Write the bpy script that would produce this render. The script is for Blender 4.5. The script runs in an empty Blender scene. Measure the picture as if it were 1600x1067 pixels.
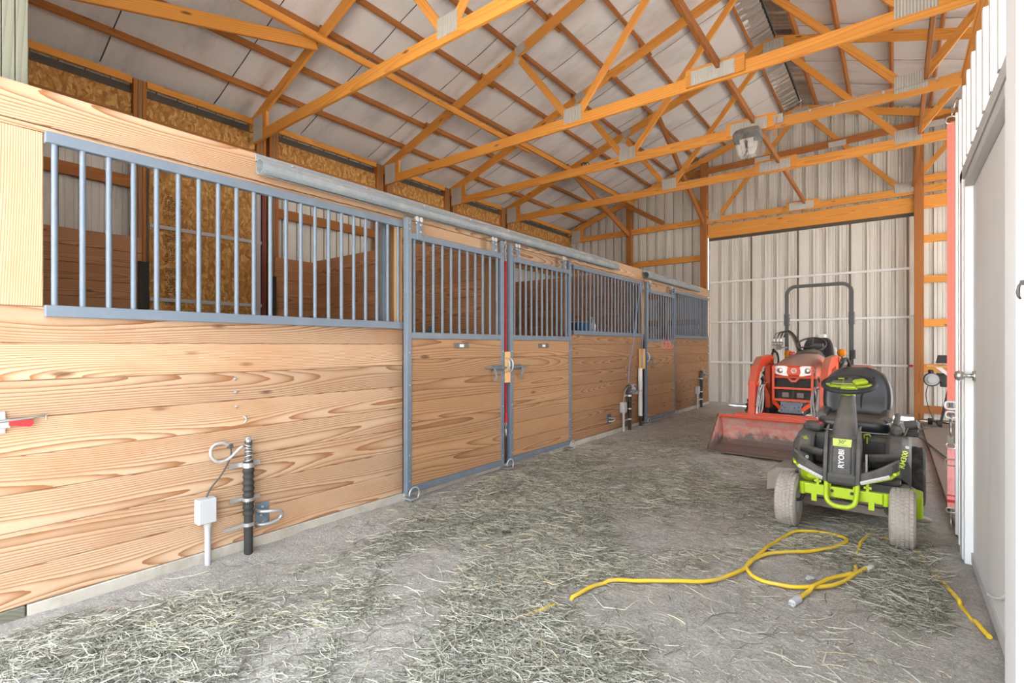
import bpy, bmesh, math, random
import numpy as np
from mathutils import Vector, Matrix
random.seed(7); rng = np.random.default_rng(11)
SC = bpy.context.scene
COL = SC.collection
PI = math.pi

# ------------------------------------------------------------------ camera, sky, sun, exposure
cam_d = bpy.data.cameras.new('camera'); cam = bpy.data.objects.new('camera', cam_d); COL.objects.link(cam)
cam.location = (3.385, 0.0, 1.36); cam.rotation_euler = (PI/2, 0, math.radians(37.654))
cam_d.sensor_width = 36; cam_d.lens = 17.44; cam_d.shift_y = 0.0041; cam_d.clip_start = 0.02; cam_d.clip_end = 300
SC.camera = cam

w = bpy.data.worlds.new('sky'); SC.world = w; w.use_nodes = True
wn = w.node_tree.nodes; wl = w.node_tree.links; wn.clear()
wo = wn.new('ShaderNodeOutputWorld'); wb = wn.new('ShaderNodeBackground'); wt = wn.new('ShaderNodeTexCoord')
wr = wn.new('ShaderNodeValToRGB'); ws = wn.new('ShaderNodeSeparateXYZ')
wl.new(wt.outputs['Generated'], ws.inputs[0]); wl.new(ws.outputs['Z'], wr.inputs[0])
wr.color_ramp.elements[0].position = 0.0; wr.color_ramp.elements[0].color = (1.0, 0.98, 0.96, 1)
wr.color_ramp.elements[1].position = 0.6; wr.color_ramp.elements[1].color = (0.72, 0.86, 1.0, 1)
wl.new(wr.outputs[0], wb.inputs[0]); wb.inputs[1].default_value = 6.5; wl.new(wb.outputs[0], wo.inputs[0])

def sun(name, direction, energy, angle, color):
    d = bpy.data.lights.new(name, 'SUN'); d.energy = energy; d.angle = math.radians(angle); d.color = color
    o = bpy.data.objects.new(name, d); COL.objects.link(o)
    o.rotation_euler = Vector(direction).to_track_quat('-Z', 'Y').to_euler(); return o
sun('sun', (0.42, -0.14, -0.90), 42.0, 0.6, (1.0, 0.97, 0.93))
def area(name, loc, direction, sx, sy, power, color):
    d = bpy.data.lights.new(name, 'AREA'); d.shape = 'RECTANGLE'; d.size = sx; d.size_y = sy; d.energy = power; d.color = color
    o = bpy.data.objects.new(name, d); COL.objects.link(o); o.location = loc
    o.rotation_euler = Vector(direction).to_track_quat('-Z', 'Z').to_euler(); return o
SC.view_settings.view_transform = 'Standard'; SC.view_settings.look = 'None'
SC.view_settings.gamma = 1.0; SC.view_settings.use_curve_mapping = False
SC.view_settings.exposure = 0.05

# ------------------------------------------------------------------ mesh builder
class MB:
    def __init__(s): s.v = []; s.f = []; s.sm = []
    def add(s, vs, fs, smooth=False, M=None):
        b = len(s.v)
        for p in vs:
            p = Vector(p)
            if M is not None: p = M @ p
            s.v.append(p)
        for f in fs: s.f.append([b+i for i in f]); s.sm.append(smooth)
        return s
    def box(s, lo, hi, M=None, c=0.0):
        x0,y0,z0 = lo; x1,y1,z1 = hi
        if c <= 0:
            vs = [(x0,y0,z0),(x1,y0,z0),(x1,y1,z0),(x0,y1,z0),(x0,y0,z1),(x1,y0,z1),(x1,y1,z1),(x0,y1,z1)]
            return s.add(vs, [(0,3,2,1),(4,5,6,7),(0,1,5,4),(1,2,6,5),(2,3,7,6),(3,0,4,7)], False, M)
        c = min(c, (x1-x0)*.49, (y1-y0)*.49, (z1-z0)*.49)
        def ring(z, i): return [(x0+i+c,y0+i,z),(x1-i-c,y0+i,z),(x1-i,y0+i+c,z),(x1-i,y1-i-c,z),(x1-i-c,y1-i,z),(x0+i+c,y1-i,z),(x0+i,y1-i-c,z),(x0+i,y0+i+c,z)]
        vs = ring(z0, c*.6)+ring(z0+c, 0)+ring(z1-c, 0)+ring(z1, c*.6)
        fs = [tuple(range(7,-1,-1)), tuple(range(24,32))]
        for k in range(3):
            for i in range(8): fs.append((k*8+i, k*8+(i+1)%8, (k+1)*8+(i+1)%8, (k+1)*8+i))
        return s.add(vs, fs, False, M)
    def bar(s, p0, p1, a, b, up=(0,0,1), c=0.0):
        p0 = Vector(p0); p1 = Vector(p1); x = (p1-p0); L = x.length; x.normalize()
        up = Vector(up); y = up.cross(x)
        if y.length < 1e-4: y = Vector((0,1,0)).cross(x)
        y.normalize(); z = x.cross(y)
        M = Matrix(((x.x,y.x,z.x,p0.x),(x.y,y.y,z.y,p0.y),(x.z,y.z,z.z,p0.z),(0,0,0,1)))
        return s.box((0,-a/2,-b/2), (L,a/2,b/2), M, c)
    def cyl(s, p0, p1, r0, r1=None, n=12, cap=True, smooth=True):
        if r1 is None: r1 = r0
        p0 = Vector(p0); p1 = Vector(p1); d = (p1-p0).normalized()
        a = d.orthogonal().normalized(); b = d.cross(a)
        vs = []; fs = []
        for p, r in ((p0,r0),(p1,r1)):
            for i in range(n):
                t = 2*PI*i/n; vs.append(p + a*math.cos(t)*r + b*math.sin(t)*r)
        s.add(vs, [(i,(i+1)%n,n+(i+1)%n,n+i) for i in range(n)], smooth)
        if cap: s.add(vs, [tuple(range(n-1,-1,-1)), tuple(range(n,2*n))], False)
        return s
    def tube(s, pts, r, n=8, closed=False, cap=True):
        pts = [Vector(p) for p in pts]; N = len(pts); vs = []; fs = []
        prev = None
        for i, p in enumerate(pts):
            if closed: t = pts[(i+1)%N]-pts[i-1]
            else: t = pts[min(i+1,N-1)]-pts[max(i-1,0)]
            t.normalize()
            if prev is None: a = t.orthogonal().normalized()
            else:
                a = prev - t*prev.dot(t)
                a = a.normalized() if a.length > 1e-6 else t.orthogonal().normalized()
            prev = a; b = t.cross(a); rr = r[i] if isinstance(r,(list,tuple)) else r
            for k in range(n):
                g = 2*PI*k/n; vs.append(p + a*math.cos(g)*rr + b*math.sin(g)*rr)
        m = N if closed else N-1
        for i in range(m):
            j = (i+1)%N
            for k in range(n): fs.append((i*n+k, i*n+(k+1)%n, j*n+(k+1)%n, j*n+k))
        s.add(vs, fs, True)
        if cap and not closed: s.add(vs, [tuple(range(n-1,-1,-1)), tuple(range((N-1)*n, N*n))], False)
        return s
    def lathe(s, prof, M=None, n=24, smooth=True):          # profile (radius, height) about local Z
        vs = []; fs = []
        for r, z in prof:
            for k in range(n):
                g = 2*PI*k/n; vs.append((r*math.cos(g), r*math.sin(g), z))
        for i in range(len(prof)-1):
            for k in range(n): fs.append((i*n+k, i*n+(k+1)%n, (i+1)*n+(k+1)%n, (i+1)*n+k))
        return s.add(vs, fs, smooth, M)
    def prism(s, poly, axis, a, b, M=None, smooth=False):     # poly 2D extruded along axis from a to b
        n = len(poly)
        def P(q, t):
            if axis == 'x': return (t, q[0], q[1])
            if axis == 'y': return (q[0], t, q[1])
            return (q[0], q[1], t)
        vs = [P(q,a) for q in poly]+[P(q,b) for q in poly]
        s.add(vs, [(i,(i+1)%n,n+(i+1)%n,n+i) for i in range(n)], smooth, M)
        return s.add(vs, [tuple(range(n-1,-1,-1)), tuple(range(n,2*n))], False, M)
    def loft(s, rings, smooth=True, cap=True, closed=True):
        n = len(rings[0]); vs = [p for r in rings for p in r]; fs = []
        for i in range(len(rings)-1):
            for k in range(n if closed else n-1): fs.append((i*n+k, i*n+(k+1)%n, (i+1)*n+(k+1)%n, (i+1)*n+k))
        s.add(vs, fs, smooth)
        if cap: s.add(vs, [tuple(range(n-1,-1,-1)), tuple(range((len(rings)-1)*n, len(rings)*n))], False)
        return s
    def xf(s, M):
        s.v = [M @ p for p in s.v]; return s
    def mesh(s, name, mat):
        me = bpy.data.meshes.new(name)
        me.from_pydata([tuple(p) for p in s.v], [], s.f)
        bm = bmesh.new(); bm.from_mesh(me); bmesh.ops.recalc_face_normals(bm, faces=bm.faces); bm.to_mesh(me); bm.free()
        me.polygons.foreach_set('use_smooth', s.sm); me.update()
        for m in (mat if isinstance(mat,(list,tuple)) else [mat]): me.materials.append(m)
        return me
    def build(s, name, mat, parent=None, center=True, bevel=0, subd=0, label=None):
        off = Vector((0,0,0))
        if center and s.v:
            lo = Vector([min(p[i] for p in s.v) for i in range(3)]); hi = Vector([max(p[i] for p in s.v) for i in range(3)])
            off = (lo+hi)/2; s.v = [p-off for p in s.v]
        o = bpy.data.objects.new(name, s.mesh(name, mat)); COL.objects.link(o)
        o.location = off
        if parent is not None: o.parent = parent
        if bevel:
            m = o.modifiers.new('bevel','BEVEL'); m.width = bevel; m.segments = 2; m.limit_method = 'ANGLE'; m.angle_limit = math.radians(35)
        if subd:
            m = o.modifiers.new('subd','SUBSURF'); m.levels = subd; m.render_levels = subd
        if label: o['label'] = label
        return o

def tag(o, label, cat, group=None):
    o['label'] = label; o['category'] = cat
    if group: o['group'] = group
    return o
def thing(name, label, cat, loc=(0,0,0), rz=0.0, group=None):
    o = bpy.data.objects.new(name, None); COL.objects.link(o); o.empty_display_size = .1
    o.location = loc; o.rotation_euler = (0,0,rz); return tag(o, label, cat, group)
def struct(name, loc=(0,0,0)):
    o = bpy.data.objects.new(name, None); COL.objects.link(o); o.empty_display_size = .1
    o.location = loc; o['kind'] = 'structure'; return o
def stuff(o): o['kind'] = 'stuff'; return o
def copy_tree(o, parent=None):
    c = o.copy(); COL.objects.link(c)
    if parent is not None: c.parent = parent
    for ch in list(o.children): copy_tree(ch, c)
    return c
_pm = {}
def plank(name, p0, p1, wd, t, wdir, mat, parent=None, ch=0.004):
    """board as its own object: length on local X, width on local Y, thickness on local Z"""
    p0 = Vector(p0); p1 = Vector(p1); x = p1-p0; L = x.length; x.normalize()
    y = Vector(wdir); y = (y - x*y.dot(x)).normalized(); z = x.cross(y)
    key = (round(L,3), round(wd,3), round(t,3), ch, mat.name)
    me = _pm.get(key)
    if me is None:
        b = MB(); a = wd/2; h = t/2; c = min(ch, t*.4)
        prof = [(-a+c,-h),(a-c,-h),(a,-h+c),(a,h-c),(a-c,h),(-a+c,h),(-a,h-c),(-a,-h+c)]
        b.prism(prof, 'x', -L/2, L/2); me = b.mesh(name, mat); _pm[key] = me
    o = bpy.data.objects.new(name, me); COL.objects.link(o)
    R = Matrix((x, y, z)).transposed().to_4x4()
    o.matrix_world = Matrix.Translation((p0+p1)/2) @ R
    if parent is not None: o.parent = parent          # parent-local coordinates
    return o

# ------------------------------------------------------------------ materials
def newmat(name):
    m = bpy.data.materials.new(name); m.use_nodes = True
    nt = m.node_tree; b = nt.nodes['Principled BSDF']; return m, nt.nodes, nt.links, b
def N(nodes, typ, **kw):
    n = nodes.new(typ)
    for k, v in kw.items():
        if k.startswith('i_'):
            key = k[2:]; n.inputs[int(key) if key.isdigit() else key].default_value = v
        else: setattr(n, k, v)
    return n
def math_(nodes, links, op, a, b=None, clamp=False):
    n = nodes.new('ShaderNodeMath'); n.operation = op; n.use_clamp = clamp
    for i, v in enumerate((a, b)):
        if v is None: continue
        if isinstance(v, (int, float)): n.inputs[i].default_value = v
        else: links.new(v, n.inputs[i])
    return n.outputs[0]
def ramp(nodes, links, fac, stops):
    r = nodes.new('ShaderNodeValToRGB'); e = r.color_ramp.elements
    e[0].position, e[0].color = stops[0][0], (*stops[0][1], 1); e[1].position, e[1].color = stops[-1][0], (*stops[-1][1], 1)
    for p, c in stops[1:-1]:
        q = e.new(p); q.color = (*c, 1)
    links.new(fac, r.inputs[0]); return r.outputs[0]
def mix(nodes, links, fac, a, b, mode='MIX'):
    m = nodes.new('ShaderNodeMix'); m.data_type = 'RGBA'; m.blend_type = mode
    if isinstance(fac, (int,float)): m.inputs[0].default_value = fac
    else: links.new(fac, m.inputs[0])
    for k, v in ((6,a),(7,b)):
        if isinstance(v, tuple): m.inputs[k].default_value = (*v, 1) if len(v)==3 else v
        else: links.new(v, m.inputs[k])
    return m.outputs[2]

def wood(name, light, dark, knot=(0.12,0.05,0.02), stain=None, rough=.65, ringw=.011, hue=.12, contrast=1.0, knots=True, fine=.25):
    m, n, l, b = newmat(name)
    tc = N(n,'ShaderNodeTexCoord'); oi = N(n,'ShaderNodeObjectInfo')
    off = N(n,'ShaderNodeVectorMath', operation='MULTIPLY_ADD'); comb = N(n,'ShaderNodeCombineXYZ')
    l.new(oi.outputs['Random'], comb.inputs[0]); l.new(oi.outputs['Random'], comb.inputs[2])
    cs = N(n,'ShaderNodeVectorMath', operation='SCALE'); cs.inputs['Scale'].default_value = 37.0; l.new(comb.outputs[0], cs.inputs[0])
    add = N(n,'ShaderNodeVectorMath', operation='ADD'); l.new(tc.outputs['Object'], add.inputs[0]); l.new(cs.outputs[0], add.inputs[1])
    P = add.outputs[0]
    sep = N(n,'ShaderNodeSeparateXYZ'); l.new(tc.outputs['Object'], sep.inputs[0])
    def noise(scale_v, scale=1.0, detail=2.0, rough_=.5):
        mp = N(n,'ShaderNodeMapping'); mp.inputs['Scale'].default_value = scale_v; l.new(P, mp.inputs[0])
        t = N(n,'ShaderNodeTexNoise'); t.inputs['Scale'].default_value = scale; t.inputs['Detail'].default_value = detail; t.inputs['Roughness'].default_value = rough_
        l.new(mp.outputs[0], t.inputs['Vector']); return t.outputs['Fac']
    wob = noise((.42,1.0,1.0), 1.0, .6)                     # sideways wander of the pith
    y = math_(n,l,'ADD', sep.outputs['Y'], math_(n,l,'MULTIPLY', math_(n,l,'SUBTRACT', wob, .5), .36))
    y = math_(n,l,'ADD', y, math_(n,l,'MULTIPLY', math_(n,l,'SUBTRACT', oi.outputs['Random'], .5), .22))
    dep = noise((.5,.2,.2), 1.0, .5)                   # distance of the pith below the face
    h = math_(n,l,'ADD', sep.outputs['Z'], math_(n,l,'MULTIPLY', dep, .17))
    r = math_(n,l,'SQRT', math_(n,l,'ADD', math_(n,l,'MULTIPLY', y, y), math_(n,l,'MULTIPLY', h, h)))
    fz = noise((5,40,40), 1.0, 3.0)
    r = math_(n,l,'ADD', r, math_(n,l,'MULTIPLY', fz, .0035))
    ph = math_(n,l,'FRACT', math_(n,l,'DIVIDE', r, ringw))
    g = math_(n,l,'POWER', ph, 2.8)                       # slow pale early wood, sharp dark late wood
    fib = noise((6,230,230), 1.0, 2.0, .7)
    g = math_(n,l,'ADD', math_(n,l,'MULTIPLY', g, 1.05*contrast), math_(n,l,'MULTIPLY', math_(n,l,'SUBTRACT', fib, .4), fine), True)
    big = noise((.8,5,5), 1.0, 3.0)
    g = math_(n,l,'ADD', g, math_(n,l,'MULTIPLY', math_(n,l,'SUBTRACT', big, .5), .35), True)
    c = mix(n,l, g, light, dark)
    if knots:
        mp = N(n,'ShaderNodeMapping'); mp.inputs['Scale'].default_value = (1.7,5.5,2.0); l.new(P, mp.inputs[0])
        vo = N(n,'ShaderNodeTexVoronoi'); vo.inputs['Scale'].default_value = 1.0; l.new(mp.outputs[0], vo.inputs['Vector'])
        kd = math_(n,l,'ADD', vo.outputs['Distance'], math_(n,l,'MULTIPLY', fz, .05))
        mr = N(n,'ShaderNodeMapRange'); mr.inputs[1].default_value = .075; mr.inputs[2].default_value = .135; mr.inputs[3].default_value = .85; mr.inputs[4].default_value = 0; l.new(kd, mr.inputs[0])
        c = mix(n,l, mr.outputs[0], c, knot)
    if stain:
        st = noise((1.2,2.5,2.5), 1.0, 4.0, .6)
        sr = N(n,'ShaderNodeMapRange'); sr.inputs[1].default_value = .5; sr.inputs[2].default_value = .72; sr.inputs[3].default_value = 0; sr.inputs[4].default_value = .6; l.new(st, sr.inputs[0])
        c = mix(n,l, sr.outputs[0], c, stain)
    hs = N(n,'ShaderNodeHueSaturation'); l.new(c, hs.inputs['Color'])
    v = math_(n,l,'ADD', 1.0, math_(n,l,'MULTIPLY', math_(n,l,'SUBTRACT', oi.outputs['Random'], .5), hue*2)); l.new(v, hs.inputs['Value'])
    l.new(hs.outputs[0], b.inputs['Base Color']); b.inputs['Roughness'].default_value = rough
    bp = N(n,'ShaderNodeBump'); bp.inputs['Strength'].default_value = .18; bp.inputs['Distance'].default_value = .004; l.new(g, bp.inputs['Height']); l.new(bp.outputs[0], b.inputs['Normal'])
    return m

def paint(name, col, rough=.5, metal=0.0, var=.12, scale=9.0, col2=None, amt=0.0, dust=None, dustamt=0.0, bump=.0, stretch=(1,1,1), spec=.5, lo=.5, hi=.68):
    m, n, l, b = newmat(name)
    tc = N(n,'ShaderNodeTexCoord'); mp = N(n,'ShaderNodeMapping'); mp.inputs['Scale'].default_value = stretch
    l.new(tc.outputs['Object'], mp.inputs[0])
    t = N(n,'ShaderNodeTexNoise'); t.inputs['Scale'].default_value = scale; t.inputs['Detail'].default_value = 5; l.new(mp.outputs[0], t.inputs['Vector'])
    d = tuple(x*(1-var) for x in col); u = tuple(min(1,x*(1+var)) for x in col)
    c = mix(n,l, t.outputs['Fac'], d, u)
    if col2 is not None:
        t2 = N(n,'ShaderNodeTexNoise'); t2.inputs['Scale'].default_value = scale*.45; t2.inputs['Detail'].default_value = 8; t2.inputs['Roughness'].default_value = .65; l.new(mp.outputs[0], t2.inputs['Vector'])
        mr = N(n,'ShaderNodeMapRange'); mr.inputs[1].default_value = lo; mr.inputs[2].default_value = hi; mr.inputs[4].default_value = amt; l.new(t2.outputs['Fac'], mr.inputs[0])
        c = mix(n,l, mr.outputs[0], c, col2)
    if dust is not None:                                   # settled dust lies on upward faces
        ge = N(n,'ShaderNodeNewGeometry'); sp = N(n,'ShaderNodeSeparateXYZ'); l.new(ge.outputs['Normal'], sp.inputs[0])
        mr = N(n,'ShaderNodeMapRange'); mr.inputs[1].default_value = .25; mr.inputs[2].default_value = .95; mr.inputs[4].default_value = dustamt; l.new(sp.outputs['Z'], mr.inputs[0])
        f = math_(n,l,'MULTIPLY', mr.outputs[0], math_(n,l,'ADD', .55, math_(n,l,'MULTIPLY', t.outputs['Fac'], .8)), True)
        c = mix(n,l, f, c, dust)
    l.new(c, b.inputs['Base Color']); b.inputs['Roughness'].default_value = rough; b.inputs['Metallic'].default_value = metal
    b.inputs['Specular IOR Level'].default_value = spec
    if bump:
        bp = N(n,'ShaderNodeBump'); bp.inputs['Strength'].default_value = bump; bp.inputs['Distance'].default_value = .01; l.new(t.outputs['Fac'], bp.inputs['Height']); l.new(bp.outputs[0], b.inputs['Normal'])
    return m

M = {}
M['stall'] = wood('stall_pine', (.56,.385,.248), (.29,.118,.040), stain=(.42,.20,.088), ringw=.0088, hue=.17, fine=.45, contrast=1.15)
M['stallf'] = wood('stall_pine_dark', (.40,.22,.108), (.18,.07,.024), stain=(.28,.125,.048), ringw=.0095, hue=.13)  # darker pine tone for the two far stall fronts
M['lining'] = wood('stall_lining', (.50,.25,.115), (.27,.11,.045), stain=(.36,.16,.07), ringw=.012)
M['frame'] = wood('framing_pine', (.76,.33,.060), (.54,.185,.025), ringw=.016, contrast=.7, hue=.10, fine=.18)
M['framed'] = wood('framing_pine_aged', (.42,.155,.034), (.27,.08,.013), ringw=.016, contrast=.7, hue=.10, fine=.18)
M['treated'] = wood('treated_pine', (.19,.185,.135), (.115,.11,.075), ringw=.02, contrast=.8, knots=False, hue=.06)
M['treatedbrown'] = wood('treated_post', (.33,.18,.08), (.2,.1,.04), ringw=.02, contrast=.8, hue=.06)
M['block'] = wood('pale_block', (.78,.48,.2), (.62,.32,.1), ringw=.02, knots=False)
M['grille'] = paint('blue_grey_steel', (.15,.185,.23), rough=.42, metal=.0, var=.06, col2=(.20,.235,.28), amt=.5, scale=14)
M['galv'] = paint('galvanised', (.50,.51,.52), rough=.42, metal=.55, var=.15, scale=18)
M['zinc'] = paint('zinc_hardware', (.62,.62,.62), rough=.35, metal=.8, var=.1, scale=18)
M['gusset'] = paint('gusset_plate', (.60,.585,.55), rough=.5, metal=.25, var=.12, scale=30, stretch=(1,1,.2))
M['ribside'] = paint('rib_side', (.36,.32,.265), rough=.7, var=.15, scale=6, stretch=(1,1,.2))  # darker brown-grey tone for the rib sides
M['gussetshade'] = paint('gusset_ridge_shade', (.46,.43,.385), rough=.6, metal=.2)  # painted shade for one flank of each gusset ridge
M['lamphousing'] = paint('dusty_lamp_housing', (.15,.145,.14), rough=.7, var=.2, col2=(.30,.28,.25), amt=.5)
M['foil'] = paint('wrinkled_foil', (.72,.70,.67), rough=.28, metal=.9, var=.2, scale=20)
M['white'] = paint('white_steel', (.80,.80,.80), rough=.45, var=.03, col2=(.70,.69,.67), amt=.35, scale=5, stretch=(1,1,.25))
M['endsteel'] = paint('end_steel', (.70,.675,.62), rough=.45, var=.05, col2=(.47,.43,.36), amt=.55, scale=5, stretch=(1.6,1.6,.16))
M['doorsteel'] = paint('sliding_door_steel', (.70,.67,.61), rough=.42, var=.06, col2=(.44,.39,.31), amt=.6, scale=5, stretch=(2.0,2.0,.15))
M['insul'] = paint('roof_insulation', (.80,.775,.76), rough=.55, var=.05, col2=(.58,.55,.535), amt=.85, scale=3.2, stretch=(.35,1.5,1.0), bump=.35)
M['dark'] = paint('dark_gap', (.09,.075,.06), rough=.8, var=.2)
M['concrete'] = paint('concrete', (.50,.45,.38), rough=.9, var=.2, scale=14, col2=(.35,.3,.24), amt=.7, bump=.4)
M['doorskin'] = paint('walk_door_paint', (.66,.645,.63), rough=.5, var=.03, col2=(.52,.51,.50), amt=.6, scale=3.5, stretch=(1,1,.3))
M['trimgrey'] = paint('grey_trim', (.46,.45,.44), rough=.5, var=.05)
M['blackrub'] = paint('black_rubber', (.035,.033,.03), rough=.75, var=.2)
M['chrome'] = paint('satin_nickel', (.62,.60,.57), rough=.28, metal=.95, var=.05)
M['redw'] = paint('red_webbing', (.88,.24,.18), rough=.8, var=.06, scale=40)
M['pinkw'] = paint('faded_pink_webbing', (.82,.36,.33), rough=.85, var=.08, scale=40, col2=(.85,.10,.14), amt=.7)
M['red'] = paint('red_plastic', (.70,.025,.03), rough=.4, var=.05)
M['redrope'] = paint('red_rope', (.50,.03,.05), rough=.8, var=.2, scale=60)
M['bluerope'] = paint('blue_grey_rope', (.22,.27,.38), rough=.85, var=.25, scale=60)
M['yellow'] = paint('yellow_cord', (.78,.52,.035), rough=.5, var=.08, scale=12, col2=(.55,.42,.2), amt=.6)
M['pvc'] = paint('white_pvc', (.80,.79,.77), rough=.4, var=.04)
M['plasticgrey'] = paint('grey_plastic', (.52,.52,.53), rough=.5, var=.06)
M['mat'] = paint('brown_mat', (.23,.17,.13), rough=.9, var=.15, scale=8, bump=.2)
M['bluep'] = paint('blue_plastic', (.03,.14,.36), rough=.4)
M['pink'] = paint('pink_coating', (.80,.22,.25), rough=.5)

def osb():
    m, n, l, b = newmat('osb'); tc = N(n,'ShaderNodeTexCoord')
    nz = N(n,'ShaderNodeTexNoise'); nz.inputs['Scale'].default_value = 6; l.new(tc.outputs['Object'], nz.inputs['Vector'])
    mp = N(n,'ShaderNodeMapping'); mp.inputs['Scale'].default_value = (34,34,17); l.new(tc.outputs['Object'], mp.inputs[0])
    ad = N(n,'ShaderNodeVectorMath', operation='MULTIPLY_ADD'); ad.inputs[1].default_value = (5,5,5); l.new(nz.outputs['Color'], ad.inputs[0]); l.new(mp.outputs[0], ad.inputs[2])
    v = N(n,'ShaderNodeTexVoronoi'); v.inputs['Scale'].default_value = 1; l.new(ad.outputs[0], v.inputs['Vector'])
    sp = N(n,'ShaderNodeSeparateColor'); l.new(v.outputs['Color'], sp.inputs[0])
    c = ramp(n,l, sp.outputs[0], [(0,(.32,.13,.026)),(.35,(.45,.21,.05)),(.7,(.53,.27,.065)),(1,(.66,.39,.13))])
    e = N(n,'ShaderNodeMapRange'); e.inputs[1].default_value = .55; e.inputs[2].default_value = .8; e.inputs[4].default_value = .45; l.new(v.outputs['Distance'], e.inputs[0])
    c = mix(n,l, e.outputs[0], c, (.2,.08,.02))
    l.new(c, b.inputs['Base Color']); b.inputs['Roughness'].default_value = .7; return m
M['osb'] = osb()

def dirt():
    m, n, l, b = newmat('dirt'); tc = N(n,'ShaderNodeTexCoord')
    def nz(s, d=6, r=.6):
        t = N(n,'ShaderNodeTexNoise'); t.inputs['Scale'].default_value = s; t.inputs['Detail'].default_value = d; t.inputs['Roughness'].default_value = r
        l.new(tc.outputs['Object'], t.inputs['Vector']); return t.outputs['Fac']
    a = nz(1.3, 5); c1 = nz(9, 8, .72); c2 = nz(95, 5, .75); c3 = nz(30, 6, .7)
    c = ramp(n,l, a, [(.3,(.42,.37,.32)),(.55,(.56,.505,.45)),(.72,(.66,.61,.56))])
    f = N(n,'ShaderNodeMapRange'); f.inputs[1].default_value = .42; f.inputs[2].default_value = .70; f.inputs[4].default_value = .8; l.new(c1, f.inputs[0]); c = mix(n,l, f.outputs[0], c, (.34,.30,.255))
    f = N(n,'ShaderNodeMapRange'); f.inputs[1].default_value = .50; f.inputs[2].default_value = .64; f.inputs[4].default_value = .75; l.new(c3, f.inputs[0]); c = mix(n,l, f.outputs[0], c, (.38,.34,.30))
    f = N(n,'ShaderNodeMapRange'); f.inputs[1].default_value = .54; f.inputs[2].default_value = .64; f.inputs[4].default_value = .8; l.new(c2, f.inputs[0]); c = mix(n,l, f.outputs[0], c, (.76,.73,.69))
    f = N(n,'ShaderNodeMapRange'); f.inputs[1].default_value = .44; f.inputs[2].default_value = .34; f.inputs[4].default_value = .7; l.new(c2, f.inputs[0]); c = mix(n,l, f.outputs[0], c, (.20,.17,.14))
    l.new(c, b.inputs['Base Color']); b.inputs['Roughness'].default_value = .95
    h = math_(n,l,'ADD', math_(n,l,'ADD', c1, math_(n,l,'MULTIPLY', c3, .7)), math_(n,l,'MULTIPLY', c2, .45))
    bp = N(n,'ShaderNodeBump'); bp.inputs['Strength'].default_value = .9; bp.inputs['Distance'].default_value = .03; l.new(h, bp.inputs['Height']); l.new(bp.outputs[0], b.inputs['Normal'])
    return m
M['dirt'] = dirt()

def haymat():
    m, n, l, b = newmat('hay'); a = N(n,'ShaderNodeAttribute'); a.attribute_name = 'tone'
    c = ramp(n,l, a.outputs['Fac'], [(0,(.085,.075,.055)),(.25,(.21,.19,.14)),(.5,(.385,.365,.285)),(.78,(.58,.55,.45)),(.95,(.70,.64,.49)),(1,(.74,.58,.30))])
    l.new(c, b.inputs['Base Color']); b.inputs['Roughness'].default_value = .8; return m
M['hay'] = haymat()
# ------------------------------------------------------------------ setting
SIDE = (5.2, 10.6)                                   # assumed open bay in the unseen outer wall, added to light the far end
RX = 1.82                                            # ridge
def ztc(x): return 4.55 + (x+3.74)/3 if x <= RX else 4.55 + (2*RX-x+3.74)/3     # top of the top chords
SL = math.atan(1/3); RISE = 1/math.cos(SL)

def hnoise(x, y, s=1.0):
    return (np.sin(x*1.7*s+1.3)*np.cos(y*1.3*s+.4)+.6*np.sin(x*3.9*s-y*2.7*s+2.0)+.4*np.sin(x*7.1*s+y*5.3*s)+.25*np.sin(-x*13.*s+y*11.*s+1.0))/2.25
def floor_z(x, y):
    x = np.asarray(x, float); y = np.asarray(y, float)
    z = .016*hnoise(x, y, 1.2) + .006*hnoise(x+5, y+3, 4.0)
    z = z + .045*np.clip(1-(x-.0)/.5, 0, 1)*(x > -.3) - .02
    z = z - .05*np.clip((x-2.6)/1.0, 0, 1)*np.clip((y-10.5)/1.2, 0, 1)
    return z
def fz(x, y): return float(floor_z(x, y))
def grid_mesh(name, xs, ys, mat, jit=0):
    X, Y = np.meshgrid(xs, ys); Z = floor_z(X, Y) + (rng.normal(0, jit, X.shape) if jit else 0)
    v = np.stack([X, Y, Z], -1).reshape(-1, 3); nx = len(xs)
    i = np.arange((len(ys)-1)*nx).reshape(-1, nx)[:, :-1].ravel()
    f = np.stack([i, i+1, i+1+nx, i+nx], -1)
    me = bpy.data.meshes.new(name); me.from_pydata(v.tolist(), [], f.tolist()); me.materials.append(mat)
    me.polygons.foreach_set('use_smooth', [True]*len(f)); return me
fo = bpy.data.objects.new('floor', grid_mesh('floor', np.arange(-3.9, 7.45, .05), np.arange(-1.2, 12.3, .05), M['dirt'], .0025)); COL.objects.link(fo); fo['kind'] = 'structure'
g = MB(); g.add([(-60,-60,-.12),(60,-60,-.12),(60,70,-.12),(-60,70,-.12)], [(0,1,2,3)])
M['yard'] = paint('gravel_yard', (.50,.46,.41), rough=.95, var=.15, scale=3, bump=.3)
o = g.build('ground', M['yard'], None, center=False); o['kind'] = 'structure'

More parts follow.
